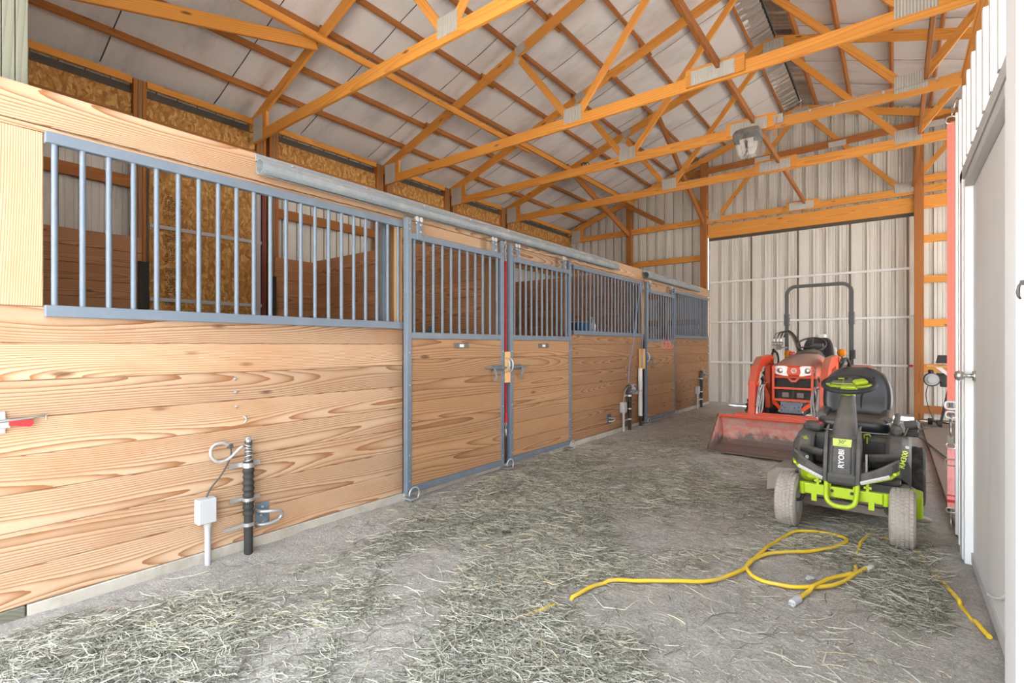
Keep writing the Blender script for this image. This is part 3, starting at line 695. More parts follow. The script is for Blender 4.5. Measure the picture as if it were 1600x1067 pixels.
# ------------------------------------------------------------------ sliding doors
def sliding_door(label, y0, y1, zt):
    W = y1-y0; base = (.072, (y0+y1)/2, .09); t = thing('sliding_stall_door', label, 'stall door', base, 0, 'sliding stall doors')
    o = lambda v: (v[0], v[1]-W/2, v[2]-.09)             # local: x across, y from the left edge, z from the floor
    for yy, nm in ((0,'stile'), (W-.052,'stile')):
        b = MB(); b.box(o((-.025, yy, .09)), o((.025, yy+.052, zt)), c=.003); s = b.build(nm, M['grille'], t)
    st = [c for c in t.children if c.name.startswith('stile')]
    for s in st:
        for zz in (zt-.05, zt-.10, 1.30, 1.02, .72, .42, .20): bolts(s, [Vector((.025, 0, zz-.09))-Vector((0,0,s.location.z))], .006)
    zr_ = zt-.125
    for za, zb, nm in ((zr_-.055, zr_, 'top_rail'), (1.42, 1.476, 'mid_rail'), (.092, .150, 'bottom_rail')):
        b = MB(); b.box(o((-.024, .052, za)), o((.024, W-.052, zb)), c=.003); b.build(nm, M['grille'], t)
    hh = (1.42-.150)/7
    for k in range(7):
        plank('board', o((.002, .052, .150+hh*(k+.5))), o((.002, W-.052, .150+hh*(k+.5))), hh-.0015, .03, (0,0,1), M['stalld'], t)
    bm = MB().cyl((0,0,-(zr_-.055-1.476)/2),(0,0,(zr_-.055-1.476)/2), .0135, n=12, cap=False).mesh('bar', M['grille'])
    for i in range(11):
        b = bpy.data.objects.new('bar', bm); COL.objects.link(b); b.parent = t
        b.location = o((0, .052+.045+(W-.104-.09)*i/10, (zr_-.055+1.476)/2))
    for yy in (.135, W-.165):                             # trolley hangers
        h = MB(); h.box(o((.012, yy-.03, zr_-.05)), o((.034, yy+.03, zr_+.105)), c=.003)
        ho = h.build('hanger', M['grille'], t); c0 = Vector(ho.location)
        q = MB(); q.cyl(Vector(o((.0, yy, zr_+.09)))-c0, Vector(o((0, yy, zr_+.150)))-c0, .008, n=8); q.cyl(Vector(o((.0, yy, zr_+.112)))-c0, Vector(o((0, yy, zr_+.120)))-c0, .02, n=6); q.build('stem', M['zinc'], ho)
        q = MB(); q.box(Vector(o((-.022, yy-.04, zr_+.085)))-c0, Vector(o((.03, yy+.04, zr_+.097)))-c0, c=.003); q.build('saddle', M['zinc'], ho)
        for s_ in (-1, 1):
            q = MB(); q.cyl(Vector(o((.004, yy+s_*.024, zr_+.130)))-c0, Vector(o((.026, yy+s_*.024, zr_+.130)))-c0, .022, n=14); q.build('wheel', M['zinc'], ho)
        for dz in (.015, .075):
            q = MB(); q.cyl(Vector(o((.034, yy, zr_+dz)))-c0, Vector(o((.046, yy, zr_+dz)))-c0, .010, n=6); q.build('bolt', M['zinc'], ho)
    return t, o
M['stalld'] = wood('door_pine', (.47,.265,.13), (.23,.09,.03), stain=(.36,.17,.068), ringw=.014, hue=.10)
dA, oA = sliding_door('sliding stall door left of the red rope', 2.80, 4.13, 2.46)
dB, oB = sliding_door('sliding stall door right of the red rope', 4.235, 5.51, 2.455)
dC, oC = sliding_door('rearmost sliding stall door with the pink hook rack', 7.965, 9.33, 2.44)
def name_plate(t, o, y):
    b = MB(); b.box(o((.017, y-.105, 1.335)), o((.024, y+.105, 1.385)), c=.006); p = b.build('name_plate', M['trimdk'], t)
    b = MB(); b.box((.0035,-.03,-.014),(.0055,.03,.014)); b.build('card', M['pvc'], p)
M['trimdk'] = paint('dark_bronze', (.12,.11,.10), rough=.45, metal=.3)
name_plate(dA, oA, 3.473-2.80); name_plate(dB, oB, 4.88-4.235)
M['darksteel'] = paint('dark_blue_steel', (.11,.13,.16), rough=.4, metal=.3)
def latch(t, o, y, s, z=1.125):
    """hand latch on the stile: plate, sliding bolt and hooked trigger; s = +1 points to +Y"""
    b = MB(); b.box(o((.018, min(y, y+s*.15), z-.025)), o((.034, max(y, y+s*.15), z+.03)), c=.003); l = b.build('latch', M['darksteel'], t); c0 = Vector(l.location)
    q = MB(); q.cyl(Vector(o((.042, y-s*.05, z)))-c0, Vector(o((.042, y+s*.27, z+.008)))-c0, .011, n=10); q.build('bolt_rod', M['grille'], l)
    q = MB(); q.tube([Vector(o((.045, y+s*.15, z)))-c0, Vector(o((.06, y+s*.14, z-.04)))-c0, Vector(o((.06, y+s*.13, z-.09)))-c0, Vector(o((.05, y+s*.15, z-.13)))-c0], .011, 8); q.build('trigger', M['grille'], l)
    q = MB(); pts = [Vector(o((.03+.05*math.sin(a), y-s*.055, z+.03+.075*math.cos(a))))-c0 for a in np.linspace(.1, PI-.1, 10)]; q.tube(pts, .009, 8); q.build('keeper_loop', M['galv'], l)
latch(dA, oA, 4.09-2.80, -1); latch(dB, oB, 4.265-4.235, 1); latch(dC, oC, .03, 1, 1.14)
# wood spacer blocks beside the latches
b = MB(); b.box((.079, 4.140, .965), (.108, 4.224, 1.295), c=.004); o = b.build('spacer_block', M['block']); tag(o, 'pale wood block behind the two latches of the middle doors', 'block', 'pale wood blocks')
b = MB(); b.box((.006, 7.83, .975), (.085, 7.93, 1.31), c=.004); o = b.build('spacer_block', M['block']); tag(o, 'pale wood block above the white vertical pipe', 'block', 'pale wood blocks')
# U-shaped floor guides
def guide(label, y):
    t = thing('door_guide', label, 'door guide', (.10, y, .06), 0, 'steel door guides on the sill')
    b = MB(); pts = []
    for a in np.linspace(-.25*PI, 1.05*PI, 14): pts.append((.02, .055*math.cos(a), .03+.055*math.sin(a)))
    b.tube(pts, .0075, 8); b.build('hoop', M['galv'], t)
    b = MB(); b.box((-.095,-.05,-.02),(.03,.05,-.008),c=.002); b.build('foot', M['galv'], t)
guide('U-shaped steel guide at the near bottom corner of the first door', 2.86)
guide('U-shaped steel guide below the red rope', 4.20); guide('U-shaped steel guide at the far bottom corner of the second door', 5.50)
guide('U-shaped steel guide at the foot of the rearmost door beside the white pipe', 8.0); guide('U-shaped steel guide at the far foot of the rearmost door', 9.31)
# tracks
def track(label, ya, yb, zc):
    t = thing('door_track', label, 'track', (.065, (ya+yb)/2, zc), 0, 'round sliding door tracks'); h = (yb-ya)/2
    n = 18; a0 = -PI/2+.35; outer = [(.052*math.cos(a), .052*math.sin(a)) for a in np.linspace(a0, a0+2*PI-.7, n)]
    inner = [(.047*math.cos(a), .047*math.sin(a)) for a in np.linspace(a0+2*PI-.7, a0, n)]
    cut = [-h]; 
    b = MB(); b.prism(outer+inner, 'y', -h, h, smooth=False); b.build('rail_tube', M['trackgrey'], t, center=False)
    b = MB(); b.box((-.063,-h,.045),(-.053,h,.098),c=.002); b.box((-.06,-h,.045),(.0,h,.053)); b.build('flange', M['trackgrey'], t)
    for yy in np.arange(-h+.25, h, .62):
        b = MB(); r = [(.055*math.cos(a), .055*math.sin(a)) for a in np.linspace(-.6, PI+.1, 12)]; r2 = [(.0515*math.cos(a), .0515*math.sin(a)) for a in np.linspace(PI+.1, -.6, 12)]
        b.prism(r+r2, 'y', yy-.02, yy+.02); b.build('collar', M['trackgrey'], t)
        bolts(t, [(-.05, yy, .08)], .008)
M['trackgrey'] = paint('track_steel', (.27,.30,.32), rough=.5, metal=.2, var=.15, scale=10, col2=(.45,.44,.41), amt=.6, dust=(.52,.49,.45), dustamt=.6)
track('long round door track above the two middle sliding doors', 1.575, 6.88, 2.545)
track('short round door track above the rearmost sliding door', 8.0, 10.82, 2.55)

# ------------------------------------------------------------------ things on the stall wall
def hydrant(label, y, ztop, mess=False):
    t = thing('yard_hydrant', label, 'hydrant', (.055, y, fz(.05, y)), 0, 'wrapped standpipes')
    z0 = fz(.05, y)
    b = MB(); b.tube([(0,0,-.03),(0,0,ztop-.12-z0)], .0265, 14); pb = b.build('pipe', M['blackrub'], t)
    b = MB(); zz = [.26-z0+k*.006 for k in range(int((ztop-.38)/.006))]; b.tube([(0,0,z) for z in zz], [.031+.003*math.sin(k*.95)+(.002 if (k//9) % 2 else 0) for k in range(len(zz))], 14); b.build('foam_wrap', M['blackrub'], t)
    for zz_, w_ in ((ztop-.15, .03), (.36, .026)):
        b = MB(); b.tube([(0,0,zz_-z0-w_/2),(0,0,zz_-z0+w_/2)], .035, 16); b.box((-.045,-.10,zz_-z0-w_/2),(-.03,.09,zz_-z0+w_/2)); b.build('clamp', M['zinc'], t)
    b = MB(); b.tube([(0,0,.20-z0-.01),(0,0,.20-z0+.012)], .033, 16); b.bar((-.03,-.14,.185-z0),(.0,-.03,.20-z0),.004,.022); b.build('perforated_strap', M['zinc'], t)
    if not mess:
        b = MB(); zs = np.linspace(ztop-.12-z0, ztop+.0-z0, 14); b.tube([(0,0,z) for z in zs], [.020+.004*math.sin(k*2.1)+random.uniform(-.002,.002) for k in range(14)], 12); b.build('taped_head', M['trimdk'], t)
        b = MB(); b.tube([(0,0,ztop-z0-.008),(0,0,ztop-z0+.03)], .017, 8); b.box((-.02,-.022,ztop-z0+.015),(.02,.022,ztop-z0+.028),c=.003); b.build('cap', M['zinc'], t)
        b = MB(); k = 0
        for z in np.linspace(ztop-.115-z0, ztop-.02-z0, 5):
            b.tube([(.024*math.cos(a), .024*math.sin(a), z+.008*math.sin(a+k)) for a in np.linspace(0, 2*PI, 14)], .0035, 6); k += 1
        b.build('foil_bands', M['zinc'], t)
    else:
        b = MB(); zs = np.linspace(ztop-.12-z0, ztop+.02-z0, 14); b.tube([(0,0,z) for z in zs], [.034+.012*math.sin(k*1.3)+random.uniform(-.004,.004) for k in range(14)], 10); b.build('head', M['trimdk'], t)
        b = MB()
        for k in range(4): 
            pts = [(.03+.02*math.sin(3*a+k)+.012*k, .055+.058*math.cos(a+k*.7), ztop-.05-z0+.068*math.sin(a+k*.5)+.01*math.sin(5*a)) for a in np.linspace(0, 2*PI, 22)]
            b.tube(pts, [.013+.004*math.sin(4*a) for a in np.linspace(0, 2*PI, 22)], 8)
        b.build('hose_wrap', M['ragwrap'], t)
    return t
M['ragwrap'] = paint('mottled_wrap', (.22,.21,.20), rough=.8, var=.5, scale=60, col2=(.5,.49,.48), amt=.9, lo=.45, hi=.55)
hydrant('black wrapped standpipe on the near stall wall', 1.508, .735)
hydrant('black wrapped standpipe with tangled cover left of the white vertical pipe', 7.37, .72, True)
hydrant('rearmost black wrapped standpipe near the end door', 11.05, .80, True)
def ebox(label, y, zc, s=1.0):
    t = thing('junction_box', label, 'electrical box', (.04, y, 0), 0, 'grey conduit boxes')
    b = MB(); b.box((-.035,-.052*s,zc-.075*s),(.035,.052*s,zc+.075*s),c=.006); b.build('box', M['plasticgrey'], t)
    b = MB(); b.box((.035,-.047*s,zc-.07*s),(.040,.047*s,zc+.07*s),c=.002); bx = b.build('cover', M['plasticgrey'], t)
    b = MB(); b.cyl((0,.012,-.03),(0,.012,zc-.075*s),.017,n=14); b.cyl((0,.012,zc-.075*s-.03),(0,.012,zc-.075*s),.022,n=14); b.build('conduit', M['plasticgrey'], t)
    return t
ebox('grey conduit box on the near stall wall', 1.26, .35); ebox('grey conduit box left of the white vertical pipe', 7.17, .40, 1.05); ebox('rearmost grey conduit box near the end door', 10.84, .41, 1.05)
M['cable'] = paint('grey_cable', (.40,.39,.38), rough=.6); M['dkcable'] = paint('dark_cable', (.07,.07,.07), rough=.6)
def bez(pts, n=8):
    pts = [Vector(p) for p in pts]; out = []
    for i in range(len(pts)-1):
        p0 = pts[max(i-1,0)]; p1 = pts[i]; p2 = pts[i+1]; p3 = pts[min(i+2,len(pts)-1)]
        for k in range(n):
            t = k/n; out.append(.5*((2*p1)+(p2-p0)*t+(2*p0-5*p1+4*p2-p3)*t*t+(3*p1-p0-3*p2+p3)*t**3))
    out.append(pts[-1]); return out
t = thing('heat_cable', 'looped grey cable between the near conduit box and standpipe', 'cable', (.05, 1.4, .6))
o = lambda v: (v[0]-.05, v[1]-1.4, v[2]-.6)
b = MB(); b.tube(bez([o(v) for v in ((.06,1.470,.712),(.06,1.45,.70),(.05,1.39,.645),(.045,1.33,.635),(.04,1.29,.68),(.04,1.30,.735),(.045,1.35,.75),(.045,1.40,.725))]), .0095, 8); b.build('pale_loop', M['cable'], t)
b = MB(); b.tube(bez([o(v) for v in ((.045,1.39,.73),(.045,1.405,.70),(.04,1.40,.64),(.04,1.35,.55),(.04,1.29,.48),(.04,1.265,.43))]), .005, 8); b.build('dark_tail', M['dkcable'], t)
b = MB(); b.box(o((.035,1.385,.71)),o((.06,1.415,.735)),c=.004); b.build('cable_tie', M['dkcable'], t)
t = thing('cable_run', 'thin cable dropping into the conduit box left of the white pipe', 'cable', (.04, 7.2, .6)); b = MB()
b.tube(bez([(0,-.02,-.12),(0,0,-.02),(.0,.05,.06),(.005,.12,.10)]), .006, 6); b.build('cable', M['cable'], t)
t = thing('bar_holder', 'blue-grey bracket with double hooks right of the near standpipe', 'bracket', (.006, 1.62, .22))
b = MB(); b.box((-.004,-.045,-.075),(.004,.045,.085),c=.002); pl = b.build('plate', M['grille'], t); bolts(t, [(.004,0,.055),(.004,-.01,0),(.004,0,-.05)], .009)
b = MB(); b.tube(bez([(0,-.04,.045),(.05,-.03,.04),(.085,.03,.035),(.08,.085,.02),(.06,.105,-.01),(.055,.085,-.04),(.06,.03,-.05),(.04,-.03,-.05),(0,-.04,-.045)]), .011, 8); b.build('double_hook', M['galv'], t)
t = thing('toggle_clamp', 'steel clamp with red handle at the left edge of the near wall', 'clamp', (.02, .42, 1.0))
b = MB(); b.box((-.018,-.12,-.06),(-.006,-.02,.045),c=.002); b.box((-.006,-.06,-.035),(.012,-.005,.01),c=.003); b.build('base', M['zinc'], t); bolts(t, [(-.004,-.045,.025)], .008)
b = MB(); b.tube([(.012,-.1,-.005),(.012,-.01,.002),(.012,.06,.006),(.010,.10,.012),(.005,.122,.016)], [.007,.007,.007,.006,.005], 8); b.cyl((-.012,.118,.014),(.012,.122,.014),.004); b.cyl((.004,.121,.014),(.003,.121,-.012),.003,n=6); b.build('hook_rod', M['chrome'], t)
b = MB(); b.prism([(-.012,.004),(-.012,-.022),(.062,-.036),(.075,-.022),(.073,-.004)], 'x', -.004, .014); b.build('handle', M['red'], t, bevel=.003)
b = MB(); b.tube([(.0,1.500,.895),(.022,1.503,.893),(.022,1.512,.878),(.016,1.506,.862),(.018,1.495,.852)], .005, 6); o_ = b.build('small_hook', M['zinc']); tag(o_, 'tiny bent metal hook on the wall above the near standpipe', 'hook')
b = MB(); b.box((.0,6.70,.19),(.012,6.82,.34),c=.002); o_ = b.build('plate', M['darksteel']); t = thing('square_bracket', 'small square steel bracket low on the wall left of the tangled standpipe', 'bracket', (.006, 6.76, .265)); o_.parent = t; o_.location -= t.location
b = MB(); b.tube(bez([(0,-.03,.02),(.06,-.02,.02),(.07,.04,.01),(.05,.05,-.03),(.0,-.03,-.035)]), .009, 8); b.build('loop', M['galv'], t)
b = MB(); b.tube(bez([(.03,10.45,.22),(.06,10.47,.22),(.065,10.56,.215),(.06,10.56,.14),(.03,10.45,.135)]), .008, 6); o_ = b.build('bar_loop', M['darksteel']); tag(o_, 'small dark metal loop low on the rearmost stall wall', 'bracket')
# white pvc sleeve
t = thing('pvc_pipe', 'white vertical plastic pipe beside the rearmost sliding door', 'pipe', (.045, 7.81, 0))
b = MB(); b.cyl((0,0,.20),(0,0,.985),.036,n=18); b.build('sleeve', M['pvc'], t); b = MB(); b.cyl((0,0,.605),(0,0,.635),.039,n=18); b.box((-.042,-.055,.61),(-.03,.055,.63)); b.build('clamp', M['zinc'], t)
b = MB(); b.cyl((0,.015,-.03),(0,.015,.2),.022,n=12); b.build('standpipe', M['blackrub'], t)
# lead ropes
def snap(b, p, d=-1, s=1.0):
    p = Vector(p)
    b.tube([p+Vector((.012*math.cos(a)*0, .014*s*math.cos(a), d*.014*s+.014*s*math.sin(a))) for a in np.linspace(0, 2*PI, 14)], .004*s, 6)
    b.cyl(p+Vector((0,0,d*.03*s)), p+Vector((0,0,d*.055*s)), .008*s, .006*s, 8)
    b.tube([p+Vector((0,.002,d*.055*s)), p+Vector((0,-.010*s,d*.075*s)), p+Vector((0,-.013*s,d*.10*s)), p+Vector((0,-.004*s,d*.122*s)), p+Vector((0,.008*s,d*.112*s)), p+Vector((0,.008*s,d*.06*s))], .005*s, 6)
t = thing('lead_rope', 'red lead rope hanging in the gap between the two middle doors', 'rope', (.075, 4.182, 2.4))
o = lambda v: (v[0]-.075, v[1]-4.182, v[2]-2.4)
b = MB(); b.tube([o((.060+.003*math.sin(z*5), 4.196+.005*math.sin(z*3), z)) for z in np.linspace(2.27, .62, 40)], .0135, 10); b.build('rope', M['redrope'], t)
b = MB(); b.tube([o((.060,4.196,.63)),o((.060,4.196,.53))], .019, 10); b.build('whipping', M['red'], t)
b = MB(); snap(b, o((.062,4.196,.53)), -1, 1.15); b.build('snap_hook', M['chrome'], t)
b = MB()
for k in range(6):
    z = 2.47-.036*k; pts = []
    for a in np.linspace(0, 2*PI, 12)[:-1]:
        pts.append(o((.060+(.011*math.cos(a) if k % 2 else 0), 4.194+(0 if k % 2 else .011*math.cos(a)), z+.024*math.sin(a))))
    b.tube(pts, .0035, 6, closed=True)
b.build('chain', M['chrome'], t)
b = MB(); b.box(o((.008,4.145,2.44)),o((.04,4.215,2.49)),c=.004); b.build('hanging_plate', M['zinc'], t)
t = thing('lead_rope', 'thin blue-grey cord hanging in a long loop above the white vertical pipe', 'rope', (.072, 7.7, 2.3))
b = MB(); b.tube(bez([(.005,-.42,-1.52),(.0,-.36,-1.2),(.01,-.24,-.9),(.0,-.12,-.45),(.01,-.02,-.12),(.0,.06,.08),(-.01,.085,.02),(.0,.09,-.3),(.01,.10,-.8),(.005,.105,-1.30)], 10), .009, 6); b.build('cord', M['bluerope'], t)
t = thing('hook_rack', 'pink wire hook rack hanging on the rearmost sliding door', 'rack', (.122, 8.75, 1.45))
b = MB(); b.tube([(0,-.20,-.02),(0,.26,-.02)], .008, 6)
for yy in (-.08, .14): b.tube([(-.02,yy,.06),(-.0,yy,.06),(.004,yy,-.02)], .006, 6)
for yy in (-.17, .0, .10, .22): b.tube(bez([(.004,yy,-.02),(.012,yy,-.10),(.045,yy+.01,-.135),(.06,yy+.02,-.085)],4), .007, 6)
b.build('rack', M['pink'], t)
# inside the stalls
b = MB(); b.lathe([(.0,-.17),(.13,-.17),(.165,.16),(.175,.16),(.175,.175),(.155,.175),(.12,-.155),(0,-.155)], None, 22); t = thing('water_bucket', 'blue bucket behind the bars right of the second sliding door', 'bucket', (-.24, 6.30, 1.52)); b.build('pail', M['bluep'], t)
b = MB(); b.tube([(.165*math.cos(a), .165*math.sin(a), .17+.13*math.sin(a)*0+.02) for a in np.linspace(0, PI, 16)], .004, 6); b.build('bail', M['zinc'], t)
t = thing('spray_bottle', 'small white plastic bottle beside the blue bucket', 'bottle', (-.13, 6.50, 1.57)); b = MB(); b.lathe([(0,0),(.04,0),(.042,.09),(.03,.12),(.014,.13),(.013,.19),(0,.19)], None, 14); b.build('body', M['pvc'], t)
b = MB(); b.box((-.045,-.012,.185),(.02,.012,.215),c=.004); b.build('trigger_head', M['zinc'], t)
t = thing('feed_tub', 'black tub on the back wall of the near stall', 'tub', (-3.38, 1.42, 1.72)); b = MB(); b.box((-.26,-.30,-.22),(.22,.30,.0),c=.03); b.build('tub', M['blackrub'], t)
b = MB(); b.box((-.28,-.33,.0),(.25,.33,.03),c=.01); b.build('rim', M['blackrub'], t)
# ------------------------------------------------------------------ shared vehicle helpers
def wheel(parent, c, r, wd, rim_r, rimmat, tmat, lugs='turf', n=40, side=1):
    c = Vector(c); R = Matrix.Translation(c) @ Matrix.Rotation(PI/2, 4, 'Y')
    h = wd/2
    prof = [(rim_r, -h*.8), (rim_r+.01, -h*.95), (r*.80, -h*1.02), (r*.93, -h*.95), (r*.985, -h*.72), (r, -h*.3), (r, h*.3), (r*.985, h*.72), (r*.93, h*.95), (r*.80, h*1.02), (rim_r+.01, h*.95), (rim_r, h*.8)]
    b = MB().lathe(prof, R, n); t = b.build('tire', tmat, parent); c0 = Vector(t.location)
    b = MB()
    if lugs == 'turf':
        rows = 5
        for k in range(46):
            for j in range(rows):
                a = 2*PI*(k+(.5 if j % 2 else 0))/46; u = (j-(rows-1)/2)*wd*.17; rr = r*(1-.02*(abs(j-2)/2)**2)
                Mx = R @ Matrix.Rotation(a, 4, 'Z') @ Matrix.Translation((rr, 0, u))
                b.box((-.004,-r*.050,-wd*.066),(.0045,r*.050,wd*.066), Mx)
    else:
        for k in range(20):
            for s_ in (-1, 1):
                a = 2*PI*(k+(.5 if s_ > 0 else 0))/20
                Mx = R @ Matrix.Rotation(a, 4, 'Z') @ Matrix.Translation((r*.985, 0, s_*wd*.24)) @ Matrix.Rotation(s_*math.radians(38), 4, 'X')
                b.box((-.02,-r*.055,-wd*.30),(.028*r/.4,r*.045,wd*.30), Mx)
    tr = b.build('tread', tmat, t); tr.location = Vector(tr.location)-c0; stuff(tr)
    b = MB().lathe([(rim_r*1.02,-h*.80),(rim_r*.92,-h*.72),(rim_r*.85,-h*.25),(rim_r*.35,-h*.15),(rim_r*.30,-h*.55),(.0,-h*.58)], R, 24)
    b.lathe([(rim_r*1.02,h*.80),(rim_r*.92,h*.72),(rim_r*.85,h*.25),(rim_r*.35,h*.15),(rim_r*.30,h*.55),(.0,h*.58)], R, 24); q = b.build('rim', rimmat, parent)
    return t
def text(s, size, mat, parent, Mx, name='lettering', bold=0.0, align='CENTER', depth=.0012):
    cu = bpy.data.curves.new('t', 'FONT'); cu.body = s; cu.size = size; cu.extrude = depth; cu.offset = bold; cu.align_x = align; cu.align_y = 'CENTER'
    ob = bpy.data.objects.new('t', cu); COL.objects.link(ob)
    me = bpy.data.meshes.new_from_object(ob); bpy.data.objects.remove(ob); bpy.data.curves.remove(cu)
    me.name = name; me.materials.clear(); me.materials.append(mat)
    o = bpy.data.objects.new(name, me); COL.objects.link(o); o.parent = parent; o.matrix_local = Mx; return o
def frame_m(org, x, y):
    x = Vector(x).normalized(); y = Vector(y); y = (y-x*y.dot(x)).normalized(); z = x.cross(y); o = Vector(org)
    return Matrix(((x.x,y.x,z.x,o.x),(x.y,y.y,z.y,o.y),(x.z,y.z,z.z,o.z),(0,0,0,1)))
def rrect(cx, cy, hx, hy, r, n=4):
    out = []
    for (sx, sy, a0) in ((1,1,0),(-1,1,PI/2),(-1,-1,PI),(1,-1,1.5*PI)):
        for k in range(n+1):
            a = a0+PI/2*k/n; out.append((cx+sx*(hx-r)+r*math.cos(a), cy+sy*(hy-r)+r*math.sin(a)))
    return out
dustc = (.42,.35,.28)
M['dplastic'] = paint('dusty_black_plastic', (.035,.034,.033), rough=.62, var=.15, scale=12, col2=(.11,.10,.085), amt=.7, dust=(.22,.19,.16), dustamt=.6)
M['mowergrey'] = paint('dusty_grey_plastic', (.072,.069,.066), rough=.65, var=.12, scale=10, col2=(.17,.15,.13), amt=.75, dust=(.25,.22,.185), dustamt=.55)
M['vinyl'] = paint('black_vinyl', (.025,.025,.028), rough=.34, var=.1, scale=8, dust=(.26,.22,.18), dustamt=.6)
M['lime'] = paint('lime_paint', (.46,.62,.014), rough=.38, var=.05, dust=(.5,.5,.2), dustamt=.3)
M['limelabel'] = paint('lime_label', (.58,.68,.14), rough=.55, var=.04)
M['dtire'] = paint('dusty_tire', (.42,.37,.32), rough=.9, var=.2, scale=30, col2=(.28,.245,.21), amt=.7)
M['btire'] = paint('black_tire', (.045,.043,.042), rough=.85, var=.25, scale=20, col2=(.16,.14,.12), amt=.6)
M['whitep'] = paint('white_print', (.78,.78,.77), rough=.5, var=.03)
M['deckdust'] = paint('dusty_deck', (.30,.255,.215), rough=.85, var=.15, scale=14, col2=(.18,.15,.13), amt=.7)
M['diffuser'] = paint('lamp_strip', (.74,.74,.70), rough=.35, var=.04)

# ------------------------------------------------------------------ riding mower
mw = thing('riding_mower', 'lime and black riding lawn mower parked in front of the tractor', 'mower', (3.085, 4.30, 0), math.radians(-1.5))
for s in (-1, 1):
    wheel(mw, (s*.343, -.0, .190), .193, .142, .095, M['plasticgrey'], M['dtire'])
    wheel(mw, (s*.375, 1.16, .245), .25, .20, .12, M['dplastic'], M['btire'])
b = MB(); b.box((-.238,-.035,.262),(.238,.02,.338),c=.006)
for s in (-1,1): b.cyl((s*.252,-.005,.252),(s*.252,-.005,.340),.021,n=16)
b.build('front_axle', M['lime'], mw)
for s in (-1,1):
    b = MB(); b.box((s*.172-.017,-.038,.215),(s*.172+.017,-.028,.275)); b.build('axle_tab', M['lime'], mw)
    b = MB(); b.box((s*.15-.008,-.03,.338),(s*.15+.008,-.01,.40)); b.box((s*.15-.022,-.03,.356),(s*.15+.022,-.012,.372)); b.build('arm_strut', M['lime'], mw)
for s in (-1,1):
    b = MB(); b.cyl((s*.06,-.034,.31),(s*.06,-.044,.31),.011,n=10); b.build('bolt', M['dplastic'], mw)
    b = MB(); b.tube(bez([(s*.30,-.0,.19),(s*.265,.0,.20),(s*.25,0,.235),(s*.252,0,.25)],4), .012, 8); b.tube([(s*.25,.02,.235),(s*.22,.04,.22),(0,.06,.225)], .006, 6); b.build('spindle', M['dplastic'], mw)
b = MB(); pts = bez([(-.092,-.045,.40),(-.092,-.055,.345),(-.090,-.085,.30),(-.080,-.105,.255),(-.045,-.112,.228),(0,-.113,.223),(.045,-.112,.228),(.080,-.105,.255),(.090,-.085,.30),(.092,-.055,.345),(.092,-.045,.40)], 6)
b.tube(pts, .0165, 12); b.build('bumper', M['lime'], mw)
for s in (-1,1):
    b = MB(); b.box((s*.085-.019,-.045,.33),(s*.085+.019,-.015,.41),c=.004); b.build('bumper_mount', M['lime'], mw)
# nose
def ring(z, hx, y0, y1, c): 
    return [(-hx+c,y0,z),(hx-c,y0,z),(hx,y0+c,z),(hx,y1-c,z),(hx-c,y1,z),(-hx+c,y1,z),(-hx,y1-c,z),(-hx,y0+c,z)]
b = MB(); b.loft([ring(.365,.090,-.060,.20,.02), ring(.385,.108,-.085,.24,.025), ring(.43,.112,-.088,.28,.03), ring(.445,.104,-.074,.28,.03), ring(.60,.100,-.03,.34,.03), ring(.69,.090,.022,.38,.03), ring(.70,.086,.05,.38,.03)], smooth=False)
b.build('nose', M['mowergrey'], mw, bevel=.006)
for s in (-1,1):                                          # raised side rails of the nose
    b = MB(); rs = []
    for (y, z, w_, h_) in ((-.088,.40,.026,.05),(-.078,.47,.026,.05),(-.040,.60,.025,.05),(.005,.70,.023,.045),(.040,.745,.018,.03),(.10,.755,.014,.02)):
        x0 = s*.098; rs.append([(x0-w_/2,y-.012,z-.01),(x0+w_/2,y-.012,z-.01),(x0+w_/2,y+.05,z+.012),(x0-w_/2,y+.05,z+.012)])
    b.loft(rs, smooth=False); b.build('nose_rail', M['mowergrey'], mw, bevel=.005)
PN = Vector((0, .165, .29)); 
b = MB(); b.loft([ring(.455,.062,-.082,.06,.01), ring(.58,.060,-.047,.10,.01), ring(.69,.058,.0,.15,.01)], smooth=False); b.build('nose_panel', M['mowergrey'], mw)
b = MB(); b.loft([ring(.66,.076,.015,.30,.03), ring(.72,.074,.055,.31,.03), ring(.80,.064,.15,.34,.028), ring(.90,.052,.27,.40,.024), ring(.975,.044,.355,.44,.02)], smooth=True); b.build('steering_column', M['mowergrey'], mw)
up = Vector((0,.34,.94)).normalized()
def onp(z, lift=.0): # point on the sloped front panel
    if z <= .58: y = -.082+(z-.455)/.125*.035
    else: y = -.047+(z-.58)/.11*.047
    return Vector((0, y-lift, z))
Mx = frame_m(onp(.553, .0045), (0,.28,.96), (-1,0,0)); text('RYOBI', .047, M['whitep'], mw, Mx, bold=.0012)
b = MB(); q0 = onp(.635,.003); q1 = onp(.686,.003)
b.add([(-.055,q0.y,.635),(.055,q0.y,.635),(.058,q1.y,.686),(-.058,q1.y,.686),(-.055,q0.y+.01,.635),(.055,q0.y+.01,.635),(.058,q1.y+.01,.686),(-.058,q1.y+.01,.686)], [(0,1,2,3),(4,7,6,5),(0,4,5,1),(1,5,6,2),(2,6,7,3),(3,7,4,0)]); b.build('label', M['limelabel'], mw)
M['olive'] = paint('olive_print', (.16,.19,.04), rough=.6)
text('30"', .036, M['olive'], mw, frame_m(onp(.665,.0045), (1,0,0), (0,.39,.92)), bold=.0005)
b = MB(); b.box((-.03, onp(.645).y-.0045,.643),(.03,onp(.645).y-.003,.6455)); b.build('print_line', M['olive'], mw)
